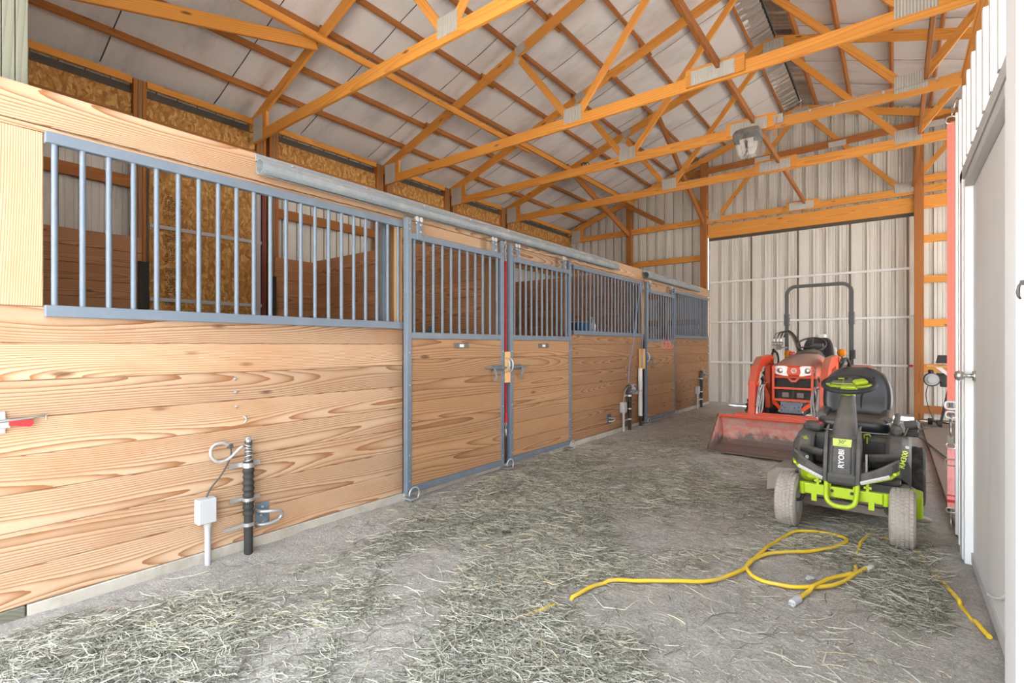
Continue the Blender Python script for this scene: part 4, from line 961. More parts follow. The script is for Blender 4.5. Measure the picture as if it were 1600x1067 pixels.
# lime hub and steering wheel
b = MB(); b.loft([[(.047*math.cos(a), .40+.047*math.sin(a)+dy, z) for a in np.linspace(0,2*PI,20)[:-1]] for z, dy in ((.962,-.005),(.985,.0),(1.0,.008))]); b.build('column_collar', M['lime'], mw)
SWc = Vector((0,.43,1.055)); SWm = Matrix.Translation(SWc) @ Matrix.Rotation(math.radians(17), 4, 'X')
b = MB(); b.tube([SWm @ Vector((.168*math.cos(a), .168*math.sin(a), 0)) for a in np.linspace(0, 2*PI, 40)[:-1]], .019, 10, closed=True); sw = b.build('steering_wheel', M['blackrub'], mw); c0 = Vector(sw.location)
def swp(mb): return mb.xf(Matrix.Translation(-c0) @ SWm)
b = MB(); b.loft([[(.055*math.cos(a), .045*math.sin(a), z) for a in np.linspace(0,2*PI,16)[:-1]] for z in (-.055,-.01)]); b.box((-.05,-.05,-.03),(.05,.05,-.004),c=.006); swp(b).build('hub', M['lime'], sw)
for pts, nm in ((((-.05,0),(-.158,-.03)),'spoke'), (((.05,0),(.160,.02)),'spoke'), (((0,.0),(.0,.155)),'spoke')):
    b = MB(); b.bar((*pts[0],-.018),(*pts[1],-.006),.036,.014,(0,0,1),c=.004); swp(b).build(nm, M['lime'] if nm == 'spoke' and pts[1][1] < .1 else M['dplastic'], sw)
b = MB(); b.box((-.115,.0,-.012),(.03,.075,.006),c=.012); swp(b).build('display_pad', M['mowergrey'], sw)
b = MB(); b.box((-.042,-.002,.004),(-.038,.076,.0075)); b.box((-.115,-.004,.003),(.03,.002,.0075)); swp(b).build('pad_trim', M['lime'], sw)
b = MB(); b.box((-.045,-.035,-.012),(.045,.035,.016),c=.01); b.xf(Matrix.Translation((.075,.01,.018)) @ Matrix.Rotation(.5,4,'Z')); swp(b).build('yellow_grip', M['lime'], sw)
b = MB(); b.cyl((-.138,-.035,-.01),(-.138,-.035,.012),.017,n=14); swp(b).build('knob', M['lime'], sw)
b = MB(); b.box((-.13,.125,-.004),(-.04,.135,.004)); swp(b).build('rim_mark', M['lime'], sw)
# front arms with lamp strips
for s in (-1, 1):
    b = MB(); rs = []
    for (x, y, z, hy, hz) in ((.10,-.045,.430,.035,.030),(.16,-.03,.447,.033,.032),(.23,-.005,.480,.032,.036),(.285,.03,.515,.032,.036),(.318,.085,.53,.03,.034),(.322,.16,.525,.03,.03)):
        rs.append([(s*x, y-hy, z-hz),(s*(x+.0), y-hy*.9, z+hz*.6),(s*x, y, z+hz),(s*x, y+hy, z+hz*.7),(s*x, y+hy, z-hz)])
    b.loft(rs, smooth=False); b.build('front_arm', M['mowergrey'], mw, bevel=.005)
    b = MB(); b.bar((s*.112,-.086,.402),(s*.275,-.030,.462),.012,.024,(0,-.4,.9),c=.003); l_ = b.build('lamp_strip', M['diffuser'], mw); c1 = Vector(l_.location)
    b = MB()
    for k in range(8):
        f = (k+.5)/8; p = Vector((s*(.112+.163*f), -.086+.056*f, .402+.06*f)); b.box(tuple(p-c1+Vector((-.003,-.0085,-.004))), tuple(p-c1+Vector((.003,-.006,.004))))
    q = b.build('lamp_cells', M['plasticgrey'], l_)
    b = MB(); b.loft([[(s*x, y, z) for (x, y, z) in ((.12,-.060,.385+k),(.20,-.035,.41+k),(.285,.0,.44+k),(.325,.06,.47+k),(.325,.14,.47+k),(.12,.12,.39+k))] for k in (0,.022)], smooth=False); b.build('arm_underside', M['lime'], mw)
    b = MB(); b.cyl((s*.30,-.005,.480),(s*.30,-.016,.480),.010,n=12); b.build('lens', M['lime'], mw)
# foot deck, foot pads, pedals
b = MB(); b.box((-.33,.16,.355),(.33,.72,.385),c=.01); b.box((-.13,.2,.38),(.13,.5,.45),c=.03); b.build('foot_deck', M['dplastic'], mw)
b = MB(); b.box((-.26,.50,.38),(.26,1.25,.64),c=.03); b.build('battery_case', M['dplastic'], mw)
for s in (-1,1):
    b = MB(); b.cyl((s*.135,.22,.525),(s*.30,.30,.535),.030,n=16); b.build('foot_pad', M['dplastic'], mw)
b = MB(); b.box((.125,.17,.375),(.137,.185,.56)); b.build('pedal_rod', M['whitep'], mw)
b = MB(); b.box((-.155,.18,.40),(-.10,.24,.425),c=.004); b.build('pedal', M['blackrub'], mw)
b = MB(); b.tube([(.10,.44,.64),(.10,.43,.665),(.13,.43,.675),(.14,.44,.66)], .006, 6); b.box((.115,.43,.60),(.123,.44,.65)); b.build('brake_catch', M['lime'], mw)
b = MB(); b.box((.035,.44,.65),(.075,.48,.69),c=.004); b.build('seat_catch', M['blackrub'], mw)
# fenders
for s in (-1, 1):
    b = MB()
    prof = [(.30,.40),(.34,.55),(.42,.64),(.56,.67),(.95,.69),(1.25,.66),(1.42,.56),(1.45,.45),(1.40,.42),(1.0,.52),(.75,.50),(.50,.40)]
    rs = []
    for x, k in ((.235,-.03),(.26,-.012),(.33,-.015),(.37,-.05),(.385,-.09)): rs.append([(s*x, y+(.0 if k > -.02 else .02), z+k) for y, z in prof])
    b.loft(rs, smooth=False); b.build('fender', M['mowergrey'], mw, bevel=.006)
b = MB(); b.box((-.325,.50,.655),(-.185,.70,.715),c=.018); b.build('side_console', M['dplastic'], mw)
b = MB(); b.cyl((-.20,.52,.712),(-.20,.52,.727),.014,n=12); b.build('red_knob', M['red'], mw)
b = MB(); b.box((.26,.55,.66),(.33,.80,.73),c=.02); b.cyl((.29,.70,.72),(.30,.78,.80),.022,n=12); b.build('drive_lever', M['mowergrey'], mw)
b = MB(); b.box((.345,.62,.655),(.43,.80,.70),c=.012); b.build('charge_port', M['blackrub'], mw)
b = MB(); b.cyl((.35,.66,.735),(.425,.645,.755),.036,n=18); b.cyl((.425,.645,.755),(.43,.643,.756),.02,n=12); b.build('reel_knob', M['dplastic'], mw)
b = MB(); b.bar((.345,.60,.665),(.365,.61,.725),.008,.008); b.build('key', M['chrome'], mw)
# decals on the fenders, reading down the slope
M['limetext'] = paint('lime_print', (.66,.80,.06), rough=.5, var=.03)
Mx = frame_m((.345,.325,.535), (.10,.10,.55), (-1,.0,.15)); text('RM300', .045, M['limetext'], mw, Mx @ Matrix.Translation((-.008,0,.010)), bold=.0008)
text('e', .045, M['whitep'], mw, Mx @ Matrix.Translation((.085,0,.012)), bold=.0008)
text('RM', .042, M['limetext'], mw, frame_m((-.29,.385,.612), (.06,.2,-.14), (.9,.1,.25)) @ Matrix.Translation((0,0,.012)), bold=.0012)
text('e', .05, M['whitep'], mw, frame_m((-.265,.31,.47), (1,0,0), (0,.2,1)) @ Matrix.Translation((0,0,.012)), bold=.001)
# seat
seat = bpy.data.objects.new('seat', None); COL.objects.link(seat); seat.parent = mw; seat.location = (.0, .90, .665); seat.scale = (1.05, 1.06, 1.02)
def cush(rings, nm, sub=2, mat='vinyl', par=None):
    b = MB(); b.loft(rings, smooth=True); return b.build(nm, M[mat], par or seat, subd=sub)
def sq(hx, y0, y1, z, crown=.0, n=6):
    out = []
    for k in range(n+1): u = -1+2*k/n; out.append((hx*u, y0+.02*u*u, z))
    for k in range(n+1): u = 1-2*k/n; out.append((hx*u*.98, y1-.01*u*u, z))
    return out
cush([sq(.19,-.19,.18,-.03), sq(.235,-.235,.22,-.015), sq(.25,-.25,.23,.03), sq(.245,-.245,.23,.07), sq(.225,-.22,.22,.095), sq(.17,-.17,.2,.088)], 'cushion')
for s in (-1,1): cush([[(s*.215+.045*math.cos(a), -.15+t*.36, .09+.028*math.sin(a)+.03*t) for a in np.linspace(0,2*PI,9)[:-1]] for t in (0,.15,.5,1)], 'side_roll', 1)
bk = []
for (z, hx, yf, yb) in ((.06,.20,.16,.28),(.10,.245,.14,.30),(.22,.255,.16,.32),(.34,.245,.19,.335),(.43,.205,.22,.345),(.475,.14,.245,.345),(.49,.08,.26,.335)):
    r_ = []
    for k in range(7): u = -1+k/3; r_.append((hx*u, yf-.03*abs(u)**2.5+.02, z))
    for k in range(7): u = 1-k/3; r_.append((hx*u*.98, yb-.03*u*u, z))
    bk.append(r_)
cush(bk, 'backrest')
for s in (-1,1):
    b = MB(); b.tube(bez([(s*.035,.172,.12),(s*.035,.173,.25),(s*.075,.188,.31),(s*.11,.20,.36),(s*.115,.215,.41)],5), .006, 6); b.build('stitched_seam', M['blackrub'], seat)
b = MB(); b.tube([(x_, y_, -.012) for x_, y_ in rrect(0,-.01,.235,.22,.06,4)], .005, 6, closed=True); b.build('piping', M['plasticgrey'], seat)
b = MB(); b.box((-.17,-.15,-.10),(.17,.15,-.03),c=.01); b.build('seat_bracket', M['blackrub'], seat)
# mowing deck
b = MB(); b.loft([[(x_, y_, z) for x_, y_ in rrect(0,.62,hx,.30,.14,5)] for z, hx in ((.085,.44),(.10,.445),(.20,.44),(.225,.40))], smooth=False); b.build('mowing_deck', M['deckdust'], mw)
b = MB(); b.loft([[(x_, y_, z) for x_, y_ in rrect(.39,.50,.065,.15,.06,5)] for z in (.10,.22,.25)], smooth=True); b.build('deck_shoulder', M['lime'], mw); b = MB().lathe([(.0,.10),(.085,.095),(.085,.085),(0,.08)], Matrix.Translation((.42,.42,0)), 18); b.build('deck_roller', M['deckdust'], mw)
b = MB(); b.loft([[(-.24,.12,.27),(-.24,.55,.27),(-.24,.55,.41),(-.24,.12,.41)],[(-.33,.18,.24),(-.33,.60,.24),(-.33,.60,.385),(-.33,.18,.385)],[(-.48,.25,.18),(-.48,.62,.18),(-.48,.62,.36),(-.48,.27,.355)],[(-.56,.30,.15),(-.56,.60,.15),(-.56,.58,.30),(-.56,.32,.30)]], smooth=False); b.build('discharge_chute', M['deckdust'], mw, bevel=.012)
b = MB(); b.cyl((-.20,.12,.40),(-.235,.16,.36),.06,n=16); b.box((-.24,.05,.35),(-.11,.25,.40),c=.015); b.build('lime_underbody', M['lime'], mw)
b = MB(); b.box((-.30,.22,.235),(.30,.26,.262)); b.build('deck_bar', M['deckdust'], mw)
b = MB(); b.tube([(.04*math.sin(k*.9)*.3+.0+k*.01-.05, .10, .225+.008*math.sin(k*1.6)) for k in range(12)], .006, 6); b.build('tie_spring', M['blackrub'], mw)
# ------------------------------------------------------------------ compact tractor with loader
M['orange'] = paint('tractor_orange', (.74,.068,.013), rough=.42, var=.06, scale=8, col2=(.62,.13,.07), amt=.5, dust=(.42,.27,.21), dustamt=.8)
M['orangec'] = paint('tractor_orange_clean', (.78,.085,.018), rough=.4, var=.05)
M['dustyhood'] = paint('dusty_hood', (.70,.085,.03), rough=.6, var=.08, scale=7, col2=(.40,.24,.19), amt=.7, lo=.40, hi=.6, dust=(.40,.27,.225), dustamt=1.0)
def bucketmat():
    m, n, l, b = newmat('worn_bucket'); tc = N(n,'ShaderNodeTexCoord'); sp = N(n,'ShaderNodeSeparateXYZ'); l.new(tc.outputs['Object'], sp.inputs[0])
    def nz(s, d=8, r=.7):
        t = N(n,'ShaderNodeTexNoise'); t.inputs['Scale'].default_value = s; t.inputs['Detail'].default_value = d; t.inputs['Roughness'].default_value = r; l.new(tc.outputs['Object'], t.inputs['Vector']); return t.outputs['Fac']
    c = mix(n,l, nz(5), (.78,.15,.11), (.78,.42,.36)); 
    f = N(n,'ShaderNodeMapRange'); f.inputs[1].default_value = .45; f.inputs[2].default_value = .62; l.new(nz(11), f.inputs[0]); c = mix(n,l, f.outputs[0], c, (.64,.47,.40))
    h = math_(n,l,'ADD', sp.outputs['Z'], math_(n,l,'MULTIPLY', math_(n,l,'SUBTRACT', nz(4.5), .5), .55))
    w_ = N(n,'ShaderNodeMapRange'); w_.inputs[1].default_value = -.01; w_.inputs[2].default_value = -.10; l.new(h, w_.inputs[0])
    c = mix(n,l, w_.outputs[0], c, (.20,.155,.13)); l.new(c, b.inputs['Base Color']); b.inputs['Roughness'].default_value = .7; return m
M['bucket'] = bucketmat()
M['rust'] = paint('scraped_steel', (.17,.12,.09), rough=.7, metal=.2, var=.25, scale=12)
M['mesh'] = paint('grille_mesh', (.055,.05,.045), rough=.8, var=.3, scale=60, col2=(.14,.11,.085), amt=.7)
M['amber'] = paint('amber_lens', (.85,.26,.01), rough=.2)
M['lens'] = paint('headlamp_lens', (.86,.86,.86), rough=.12, var=.08, scale=30)
tk = thing('compact_tractor', 'red-orange compact tractor with front loader and roll bar', 'tractor', (2.27, 6.62, 0), math.radians(-2.5))
CX = -.015
# bucket
bk_ = bpy.data.objects.new('bucket', None); COL.objects.link(bk_); bk_.parent = tk; bk_.location = (-.02, .3, .2)
def BL(v): return (v[0]+.02-.02+.0, v[1]-.3, v[2]-.2)
pr = [(.02,.020),(.40,.022),(.50,.035),(.575,.085),(.60,.16),(.575,.27),(.50,.40),(.455,.425)]
th = []
for i, p in enumerate(pr):
    a = Vector(pr[max(0,i-1)]); c = Vector(pr[min(len(pr)-1,i+1)]); d = (c-a).normalized(); th.append((p[0]+d.y*.012, p[1]-d.x*.012))
b = MB(); b.prism([(y-.3, z-.2) for y, z in pr]+[(y-.3, z-.2) for y, z in th[::-1]], 'x', -.78, .78); b.build('shell', M['bucket'], bk_, center=False)
for s in (-1,1):
    b = MB(); b.prism([(y-.3,z-.2) for y, z in [(-.0,.012),(.40,.012),(.52,.03),(.59,.09),(.615,.16),(.59,.28),(.51,.41),(.44,.43)]], 'x', s*.79-.008, s*.79+.008); b.build('side_plate', M['bucket'], bk_, center=False)
    b = MB(); b.bar(BL((s*.79,-.005,.03)), BL((s*.79,.42,.432)), .022, .012, (1,0,0)); b.build('side_edge', M['rust'], bk_)
b = MB(); b.box(BL((-.80,-.045,.004)), BL((.80,.07,.022)), c=.004); b.build('cutting_edge', M['rust'], bk_)
b = MB(); b.box(BL((-.79,.425,.395)), BL((.79,.475,.432)), c=.006); b.build('top_lip', M['orange'], bk_)
b = MB(); b.box(BL((-.6,.50,.40)), BL((.6,.56,.46)), c=.006); b.build('back_rail', M['orange'], bk_)
# loader booms
def boom(s):
    x = s*.41+CX; pl = [(1.52,1.17),(.95,1.13),(.76,1.02),(.665,.86),(.60,.42)]; wd = [.06,.075,.085,.085,.065]
    b = MB(); rs = []
    for i, (y, z) in enumerate(pl):
        a = Vector(pl[max(0,i-1)]); c = Vector(pl[min(len(pl)-1,i+1)]); d = (c-a).normalized(); n_ = Vector((-d.y, d.x)); h = wd[i]
        p0 = (y+n_.x*h, z+n_.y*h); p1 = (y-n_.x*h, z-n_.y*h)
        rs.append([(x-.04,*p0),(x+.04,*p0),(x+.04,*p1),(x-.04,*p1)])
    b.loft(rs, smooth=False); o = b.build('loader_boom', M['orange'], tk, bevel=.005)
    c0 = Vector(o.location)
    for (y, z) in ((1.50,1.17),(.665,.845),(.60,.45)):
        q = MB(); q.cyl(Vector((x-.062,y,z))-c0, Vector((x+.062,y,z))-c0, .032, n=16); q.build('pivot_pin', M['orangec'], o)
    q = MB(); q.box(Vector((x-.052,.61,.86))-c0, Vector((x+.052,.70,.90))-c0, c=.005); q.build('joint_cap', M['orange'], o)
    b = MB(); b.box((x-.035,1.42,.45),(x+.035,1.60,1.20),c=.006); b.build('loader_tower', M['orange'], tk)
    xi = x-s*.085
    b = MB(); b.cyl((xi,1.35,.62),(xi,.95,.86),.028,n=12); b.build('lift_cylinder', M['orange'], tk)
    b = MB(); b.cyl((xi,.95,.86),(xi,.78,.96),.014,n=10); b.build('lift_rod', M['chrome'], tk)
    b = MB(); b.cyl((xi+s*.02,.70,.80),(xi+s*.02,.58,.55),.022,n=12); b.build('tilt_cylinder', M['trimgrey'], tk)
    b = MB(); b.cyl((xi+s*.02,.58,.55),(xi+s*.02,.55,.44),.011,n=10); b.build('tilt_rod', M['chrome'], tk)
    for k in range(2):
        b = MB(); b.tube(bez([(xi-s*.02*k,.80,.83),(xi-s*.03,.68,.80),(xi-s*(.03+.02*k),.60,.68),(xi-s*(.01+.03*k),.58,.52),(xi-s*.01,.58,.45)],6), .011, 8); b.build('hydraulic_hose', M['cable'], tk)
    b = MB(); b.tube([(xi+s*.045,.665,.70),(xi+s*.0,.64,.705),(xi-s*.005,.63,.78),(xi-s*.02,.66,.835)], .012, 8); b.build('steel_line', M['galv'], tk)
boom(-1); boom(1)
b = MB(); b.box((CX-.40,.56,.44),(CX+.40,.585,.475),c=.004); b.box((CX-.40,.68,.40),(CX+.40,.74,.45),c=.004); b.build('cross_tube', M['orange'], tk)
# hood: cross sections from the nose to the dash
def hs(y, hx, zt, zb, ch, ct):
    return [(CX-hx,y,zb),(CX+hx,y,zb),(CX+hx+.012,y,(zb+zt)/2),(CX+hx,y,zt-ch),(CX+hx-ct*.45,y,zt-ch*.35),(CX+hx-ct,y,zt),(CX,y,zt+.008),(CX-hx+ct,y,zt),(CX-hx+ct*.45,y,zt-ch*.35),(CX-hx,y,zt-ch),(CX-hx-.012,y,(zb+zt)/2)]
b = MB(); b.loft([hs(1.06,.235,1.075,.92,.05,.07), hs(1.08,.25,1.10,.90,.06,.075), hs(1.20,.262,1.150,.78,.09,.08), hs(1.50,.265,1.195,.70,.10,.09), hs(1.80,.262,1.225,.66,.11,.10), hs(2.05,.255,1.235,.66,.12,.11)], smooth=True); b.build('hood', M['dustyhood'], tk)
b = MB(); b.box((CX-.245,1.045,.945),(CX+.245,1.09,1.088),c=.02); b.build('nose_panel', M['orangec'], tk)
for s in (-1,1):
    po = [(s*.072,.05),(s*.10,.066),(s*.21,.066),(s*.238,.05),(s*.243,-.01),(s*.225,-.045),(s*.11,-.07),(s*.065,-.072),(s*.085,-.02)]
    b = MB(); b.prism([(CX+x_, 1.018+z_) for x_, z_ in po], 'y', 1.030, 1.05); h_ = b.build('headlamp', M['lens'], tk); c0 = Vector(h_.location)
    q = MB(); q.lathe([(.0,.006),(.03,.004),(.038,-.001)], Matrix.Translation(Vector((CX+s*.165,1.029,1.02))-c0) @ Matrix.Rotation(PI/2,4,'X'), 18); q.box(Vector((CX+s*.115-.012,1.027,1.0))-c0, Vector((CX+s*.115+.012,1.031,1.05))-c0); q.build('reflector', M['chrome'], h_)
    b = MB(); b.box((CX+s*.245-.012,1.05,.95),(CX+s*.245+.012,1.16,1.06),c=.008); b.build('lamp_cheek', M['deckdust'], tk)
em = MB().lathe([(.026,0),(.031,.002),(.034,.004),(.031,.006),(.026,.004)], Matrix.Translation((CX,1.048,1.02)) @ Matrix.Rotation(PI/2,4,'X'), 22); e = em.build('emblem', M['chrome'], tk); c0 = Vector(e.location)
q = MB(); q.lathe([(0,0),(.026,0)], Matrix.Translation(Vector((CX,1.047,1.02))-c0) @ Matrix.Rotation(PI/2,4,'X'), 20)
for k in range(3):
    a = PI/2+k*2*PI/3; q.box((-.0035,-.001,.004),(.0035,.002,.021), Matrix.Translation(Vector((CX,1.044,1.02))-c0) @ Matrix.Rotation(a,4,'Y'))
q.build('emblem_mark', M['galv'], e)
b = MB(); b.prism([(CX-.235,.945),(CX-.07,.945),(CX-.02,.895),(CX+.02,.895),(CX+.07,.945),(CX+.235,.945),(CX+.235,.93),(CX+.08,.925),(CX+.03,.865),(CX-.03,.865),(CX-.08,.925),(CX-.235,.93)], 'y', 1.02, 1.05); b.build('chin_trim', M['orangec'], tk)
b = MB(); b.box((CX-.25,1.07,.60),(CX+.265,1.9,.92),c=.015); b.build('engine_screen', M['mesh'], tk)
b = MB()
for k in range(24):
    xx = CX-.245+.0213*k; b.box((xx,1.062,.62),(xx+.003,1.068,.92))
for k in range(15):
    zz = .63+.02*k; b.box((CX-.248,1.062,zz),(CX+.252,1.067,zz+.0025))
b.box((CX-.02,1.055,.61),(CX+.006,1.066,.92)); q = b.build('screen_wires', M['dplastic'], tk); stuff(q)
for xx in (-.10,.08):
    b = MB(); b.box((CX+xx-.045,1.056,.655),(CX+xx+.035,1.062,.72)); b.build('dusty_label', M['deckdust'], tk)
# brush guard
g = MB()
for s in (-1,1): g.bar((CX+s*.232,.95,1.085),(CX+s*.232,.95,.60),.016,.03,(1,0,0),c=.003)
for z, h_ in ((.932,.012),(.785,.030),(.625,.034)): g.box((CX-.232,.942,z-h_/2),(CX+.232,.958,z+h_/2),c=.003)
for s in (-1,1): g.bar((CX+s*.232,.95,.60),(CX+s*.115,.88,.50),.05,.014,(0,1,.3),c=.003)
for s in (-1,1): g.bar((CX+s*.232,.95,1.07),(CX+s*.245,1.10,1.0),.02,.012,(1,0,0))
g.build('brush_guard', M['orangec'], tk)
b = MB(); b.box((CX-.125,.845,.462),(CX+.125,.855,.575),c=.003); b.box((CX-.125,.855,.56),(CX+.125,.95,.612),c=.004); o = b.build('winch_plate', M['grille'], tk); c0 = Vector(o.location)
for xx, zz in ((-.105,.50),(-.07,.535),(.045,.535),(.095,.55),(.095,.50),(-.10,.56)):
    q = MB(); q.cyl(Vector((CX+xx,.8445,zz))-c0, Vector((CX+xx,.843,zz))-c0, .008, n=10); q.build('hole', M['blackrub'], o)
b = MB(); b.tube(bez([(CX-.06,.86,.60),(CX,.855,.615),(CX+.03,.86,.60),(CX+.09,.86,.612)],5), .005, 6); b.build('winch_wire', M['dkcable'], tk)
for s in (-1,1):
    b = MB(); b.cyl((CX+s*.145,.86,.485),(CX+s*.13,.86,.485),.016,n=10); b.build('guard_bolt', M['zinc'], tk)
# chassis, wheels
b = MB(); b.box((CX-.14,.95,.42),(CX+.14,2.2,.62),c=.02); b.box((CX-.55,1.40,.24),(CX+.55,1.52,.36),c=.02); b.box((CX-.2,2.1,.35),(CX+.2,3.2,.75),c=.03); b.build('chassis', M['dplastic'], tk)
for s in (-1,1):
    wheel(tk, (CX+s*.56,1.46,.295), .30, .20, .15, M['orange'], M['btire'], 'ag', 32)
    wheel(tk, (CX+s*.62,2.95,.475), .48, .32, .25, M['orange'], M['btire'], 'ag', 36)
    b = MB(); pf = []; 
    for a in np.linspace(math.radians(15), math.radians(165), 12): pf.append((2.95-.58*math.cos(a), .48+.58*math.sin(a)))
    pi = [(2.95-.55*math.cos(a), .48+.55*math.sin(a)) for a in np.linspace(math.radians(165), math.radians(15), 12)]
    xa, xb = sorted((CX+s*.36, CX+s*.70)); b.prism(pf+pi, 'x', xa, xb); b.prism(pf+[(3.0,.6)], 'x', CX+s*.36-.008, CX+s*.36+.008); b.build('rear_fender', M['orange'], tk)
b = MB(); b.box((CX-.36,2.15,.62),(CX+.36,2.85,.66),c=.01); b.build('floor_plate', M['dplastic'], tk)
# dash, steering wheel, seat
b = MB(); b.loft([hs(2.05,.235,1.25,.70,.12,.11), hs(2.12,.225,1.285,.70,.12,.11), hs(2.26,.19,1.30,.75,.10,.10), hs(2.34,.14,1.25,.80,.08,.06)], smooth=True); b.build('dash_cowl', M['dplastic'], tk)
S2 = Matrix.Translation((CX-.01,2.42,1.375)) @ Matrix.Rotation(math.radians(34),4,'X')
b = MB(); b.tube([S2 @ Vector((.195*math.cos(a), .195*math.sin(a), 0)) for a in np.linspace(0,2*PI,36)[:-1]], .0145, 8, closed=True)
for a in (math.radians(-25), math.radians(205), math.radians(90)): b.tube([S2 @ Vector((0,0,-.04)), S2 @ Vector((.19*math.cos(a), .19*math.sin(a), 0))], .011, 6)
b.cyl(S2 @ Vector((0,0,-.15)), S2 @ Vector((0,0,-.02)), .028, n=12); b.build('steering_wheel', M['dplastic'], tk)
sb = []
for (z, hx, yf, yb) in ((.98,.20,2.86,2.98),(1.05,.235,2.85,3.0),(1.25,.235,2.89,3.03),(1.40,.205,2.93,3.05),(1.47,.17,2.95,3.05),(1.49,.12,2.97,3.04)):
    r_ = []
    for k in range(7): u = -1+k/3; r_.append((CX+hx*u, yf-.03*abs(u)**2.5+.02, z))
    for k in range(7): u = 1-k/3; r_.append((CX+hx*u*.98, yb-.02*u*u, z))
    sb.append(r_)
b = MB(); b.loft(sb, smooth=True); b.build('seat_back', M['vinyl'], tk, subd=1)
b = MB(); b.box((CX-.235,2.52,.90),(CX+.235,2.95,1.02),c=.045); b.build('seat_cushion', M['vinyl'], tk)
b = MB(); b.prism([(2.872,1.20),(2.872,1.21),(2.90,1.33),(2.885,1.34)], 'x', CX-.10, CX+.09); b.box((CX-.1,2.865,1.30),(CX+.09,2.90,1.40),c=.01); b.build('seat_panel', M['vinyl'], tk)
# roll bar
def rops():
    pts = [(-.46,.75),(-.46,2.20)]
    for a in np.linspace(PI, PI/2, 8): pts.append((-.32+.14*math.cos(a), 2.22+.14*math.sin(a)))
    for a in np.linspace(PI/2, 0, 8): pts.append((.32+.14*math.cos(a), 2.22+.14*math.sin(a)))
    pts.append((.46,.75))
    b = MB(); rs = []; n = len(pts)
    for i, (x, z) in enumerate(pts):
        a = Vector(pts[max(0,i-1)]); c = Vector(pts[min(n-1,i+1)]); d = (c-a).normalized(); nn = Vector((-d.y, d.x)); h = .026
        rs.append([(CX+x+nn.x*h,2.92,z+nn.y*h),(CX+x+nn.x*h,2.98,z+nn.y*h),(CX+x-nn.x*h,2.98,z-nn.y*h),(CX+x-nn.x*h,2.92,z-nn.y*h)])
    b.loft(rs, smooth=False); o = b.build('roll_bar', M['rollgrey'], tk, bevel=.006); c0 = Vector(o.location)
    for s in (-1,1):
        q = MB(); q.box(Vector((CX+s*.46-.037,2.905,1.70))-c0, Vector((CX+s*.46+.037,2.995,1.90))-c0, c=.006); q.build('hinge_collar', M['rollgrey'], o)
        for zz in (1.745,1.85):
            q = MB(); q.cyl(Vector((CX+s*.46-.055,2.95,zz))-c0, Vector((CX+s*.46+.055,2.95,zz))-c0, .011, n=8); q.build('hinge_pin', M['zinc'], o)
M['rollgrey'] = paint('roll_bar_grey', (.085,.085,.085), rough=.5, var=.1, dust=dustc, dustamt=.5)
rops()
for x_, cx2 in ((.335,'r'),(-.42,'l')):
    R_ = Matrix.Translation((CX+x_,2.86,1.245 if cx2 == 'r' else 1.22)) @ Matrix.Rotation(PI/2,4,'X')
    b = MB().lathe([(0,.03),(.03,.027),(.055,.015),(.064,0),(.06,-.02),(0,-.03)], R_, 20); o = b.build('hazard_lamp', M['amber'], tk)
    q = MB(); q.cyl((0,.03,0),(0,.06,-.10),.012,n=8); q.build('lamp_stalk', M['dplastic'], o)
# hydraulic valve bank with hoses, levers
b = MB(); b.box((CX-.63,2.66,1.36),(CX-.47,2.74,1.43),c=.006); b.box((CX-.56,2.67,1.29),(CX-.50,2.73,1.36)); b.bar((CX-.50,2.70,1.33),(CX-.46,2.92,1.33),.04,.03); o = b.build('valve_bank', M['deckdust'], tk); c0 = Vector(o.location)
for k in range(3):
    xx = CX-.60+.05*k; q = MB(); q.cyl(Vector((xx,2.69,1.43))-c0, Vector((xx,2.69,1.475))-c0, .014, n=8); q.tube([Vector((xx,2.69,1.475))-c0, Vector((xx+.005,2.68,1.505))-c0, Vector((xx+.025,2.68,1.515))-c0], .012, 8); q.build('fitting', M['chrome'], o)
for k in range(4):
    xx = CX-.615+.042*k; q = MB(); q.cyl(Vector((xx,2.66,1.395))-c0, Vector((xx,2.645,1.395))-c0, .013, n=8); q.build('port_cap', M['galv'], o)
for k in range(4):
    xx = CX-.59+.045*k; b = MB(); b.tube(bez([(xx,2.69,1.50),(xx+.05,2.70,1.58+.01*k),(CX-.38+.02*k,2.70,1.56),(CX-.28+.02*k,2.62,1.42),(CX-.22+.015*k,2.5,1.25),(CX-.2,2.4,1.10)],6), .012, 8); b.build('hydraulic_hose', M['deckdust'] if k == 0 else M['dplastic'], tk)
b = MB(); b.tube(bez([(CX-.60,2.6,1.05),(CX-.615,2.6,1.18),(CX-.59,2.6,1.26),(CX-.54,2.6,1.24),(CX-.52,2.62,1.12),(CX-.54,2.62,1.0)],5), .017, 8); b.cyl((CX-.59,2.6,1.26),(CX-.585,2.58,1.30),.02,n=10); b.build('joystick_loop', M['blackrub'], tk)
b = MB(); b.box((CX-.37,2.62,1.20),(CX-.28,2.68,1.26),c=.015); b.build('red_cap', M['red'], tk)
b = MB(); b.tube([(CX+.42,2.66,.95),(CX+.46,2.62,1.10),(CX+.50,2.58,1.20)], .018, 8); b.box((CX+.475,2.55,1.16),(CX+.545,2.61,1.30),c=.012); b.build('range_lever', M['dplastic'], tk)
for k in range(2):
    b = MB(); b.tube(bez([(CX+.36,2.4,.95),(CX+.36+.05*k,2.45,1.12),(CX+.44,2.5+.05*k,1.16),(CX+.47,2.6,1.05),(CX+.44,2.75,.9)],6), .020, 8); b.build('black_hose', M['dplastic'], tk)
t = thing('plastic_jug', 'white plastic jug tucked behind the tractor seat', 'jug', (2.40, 9.86, 1.02), 0)
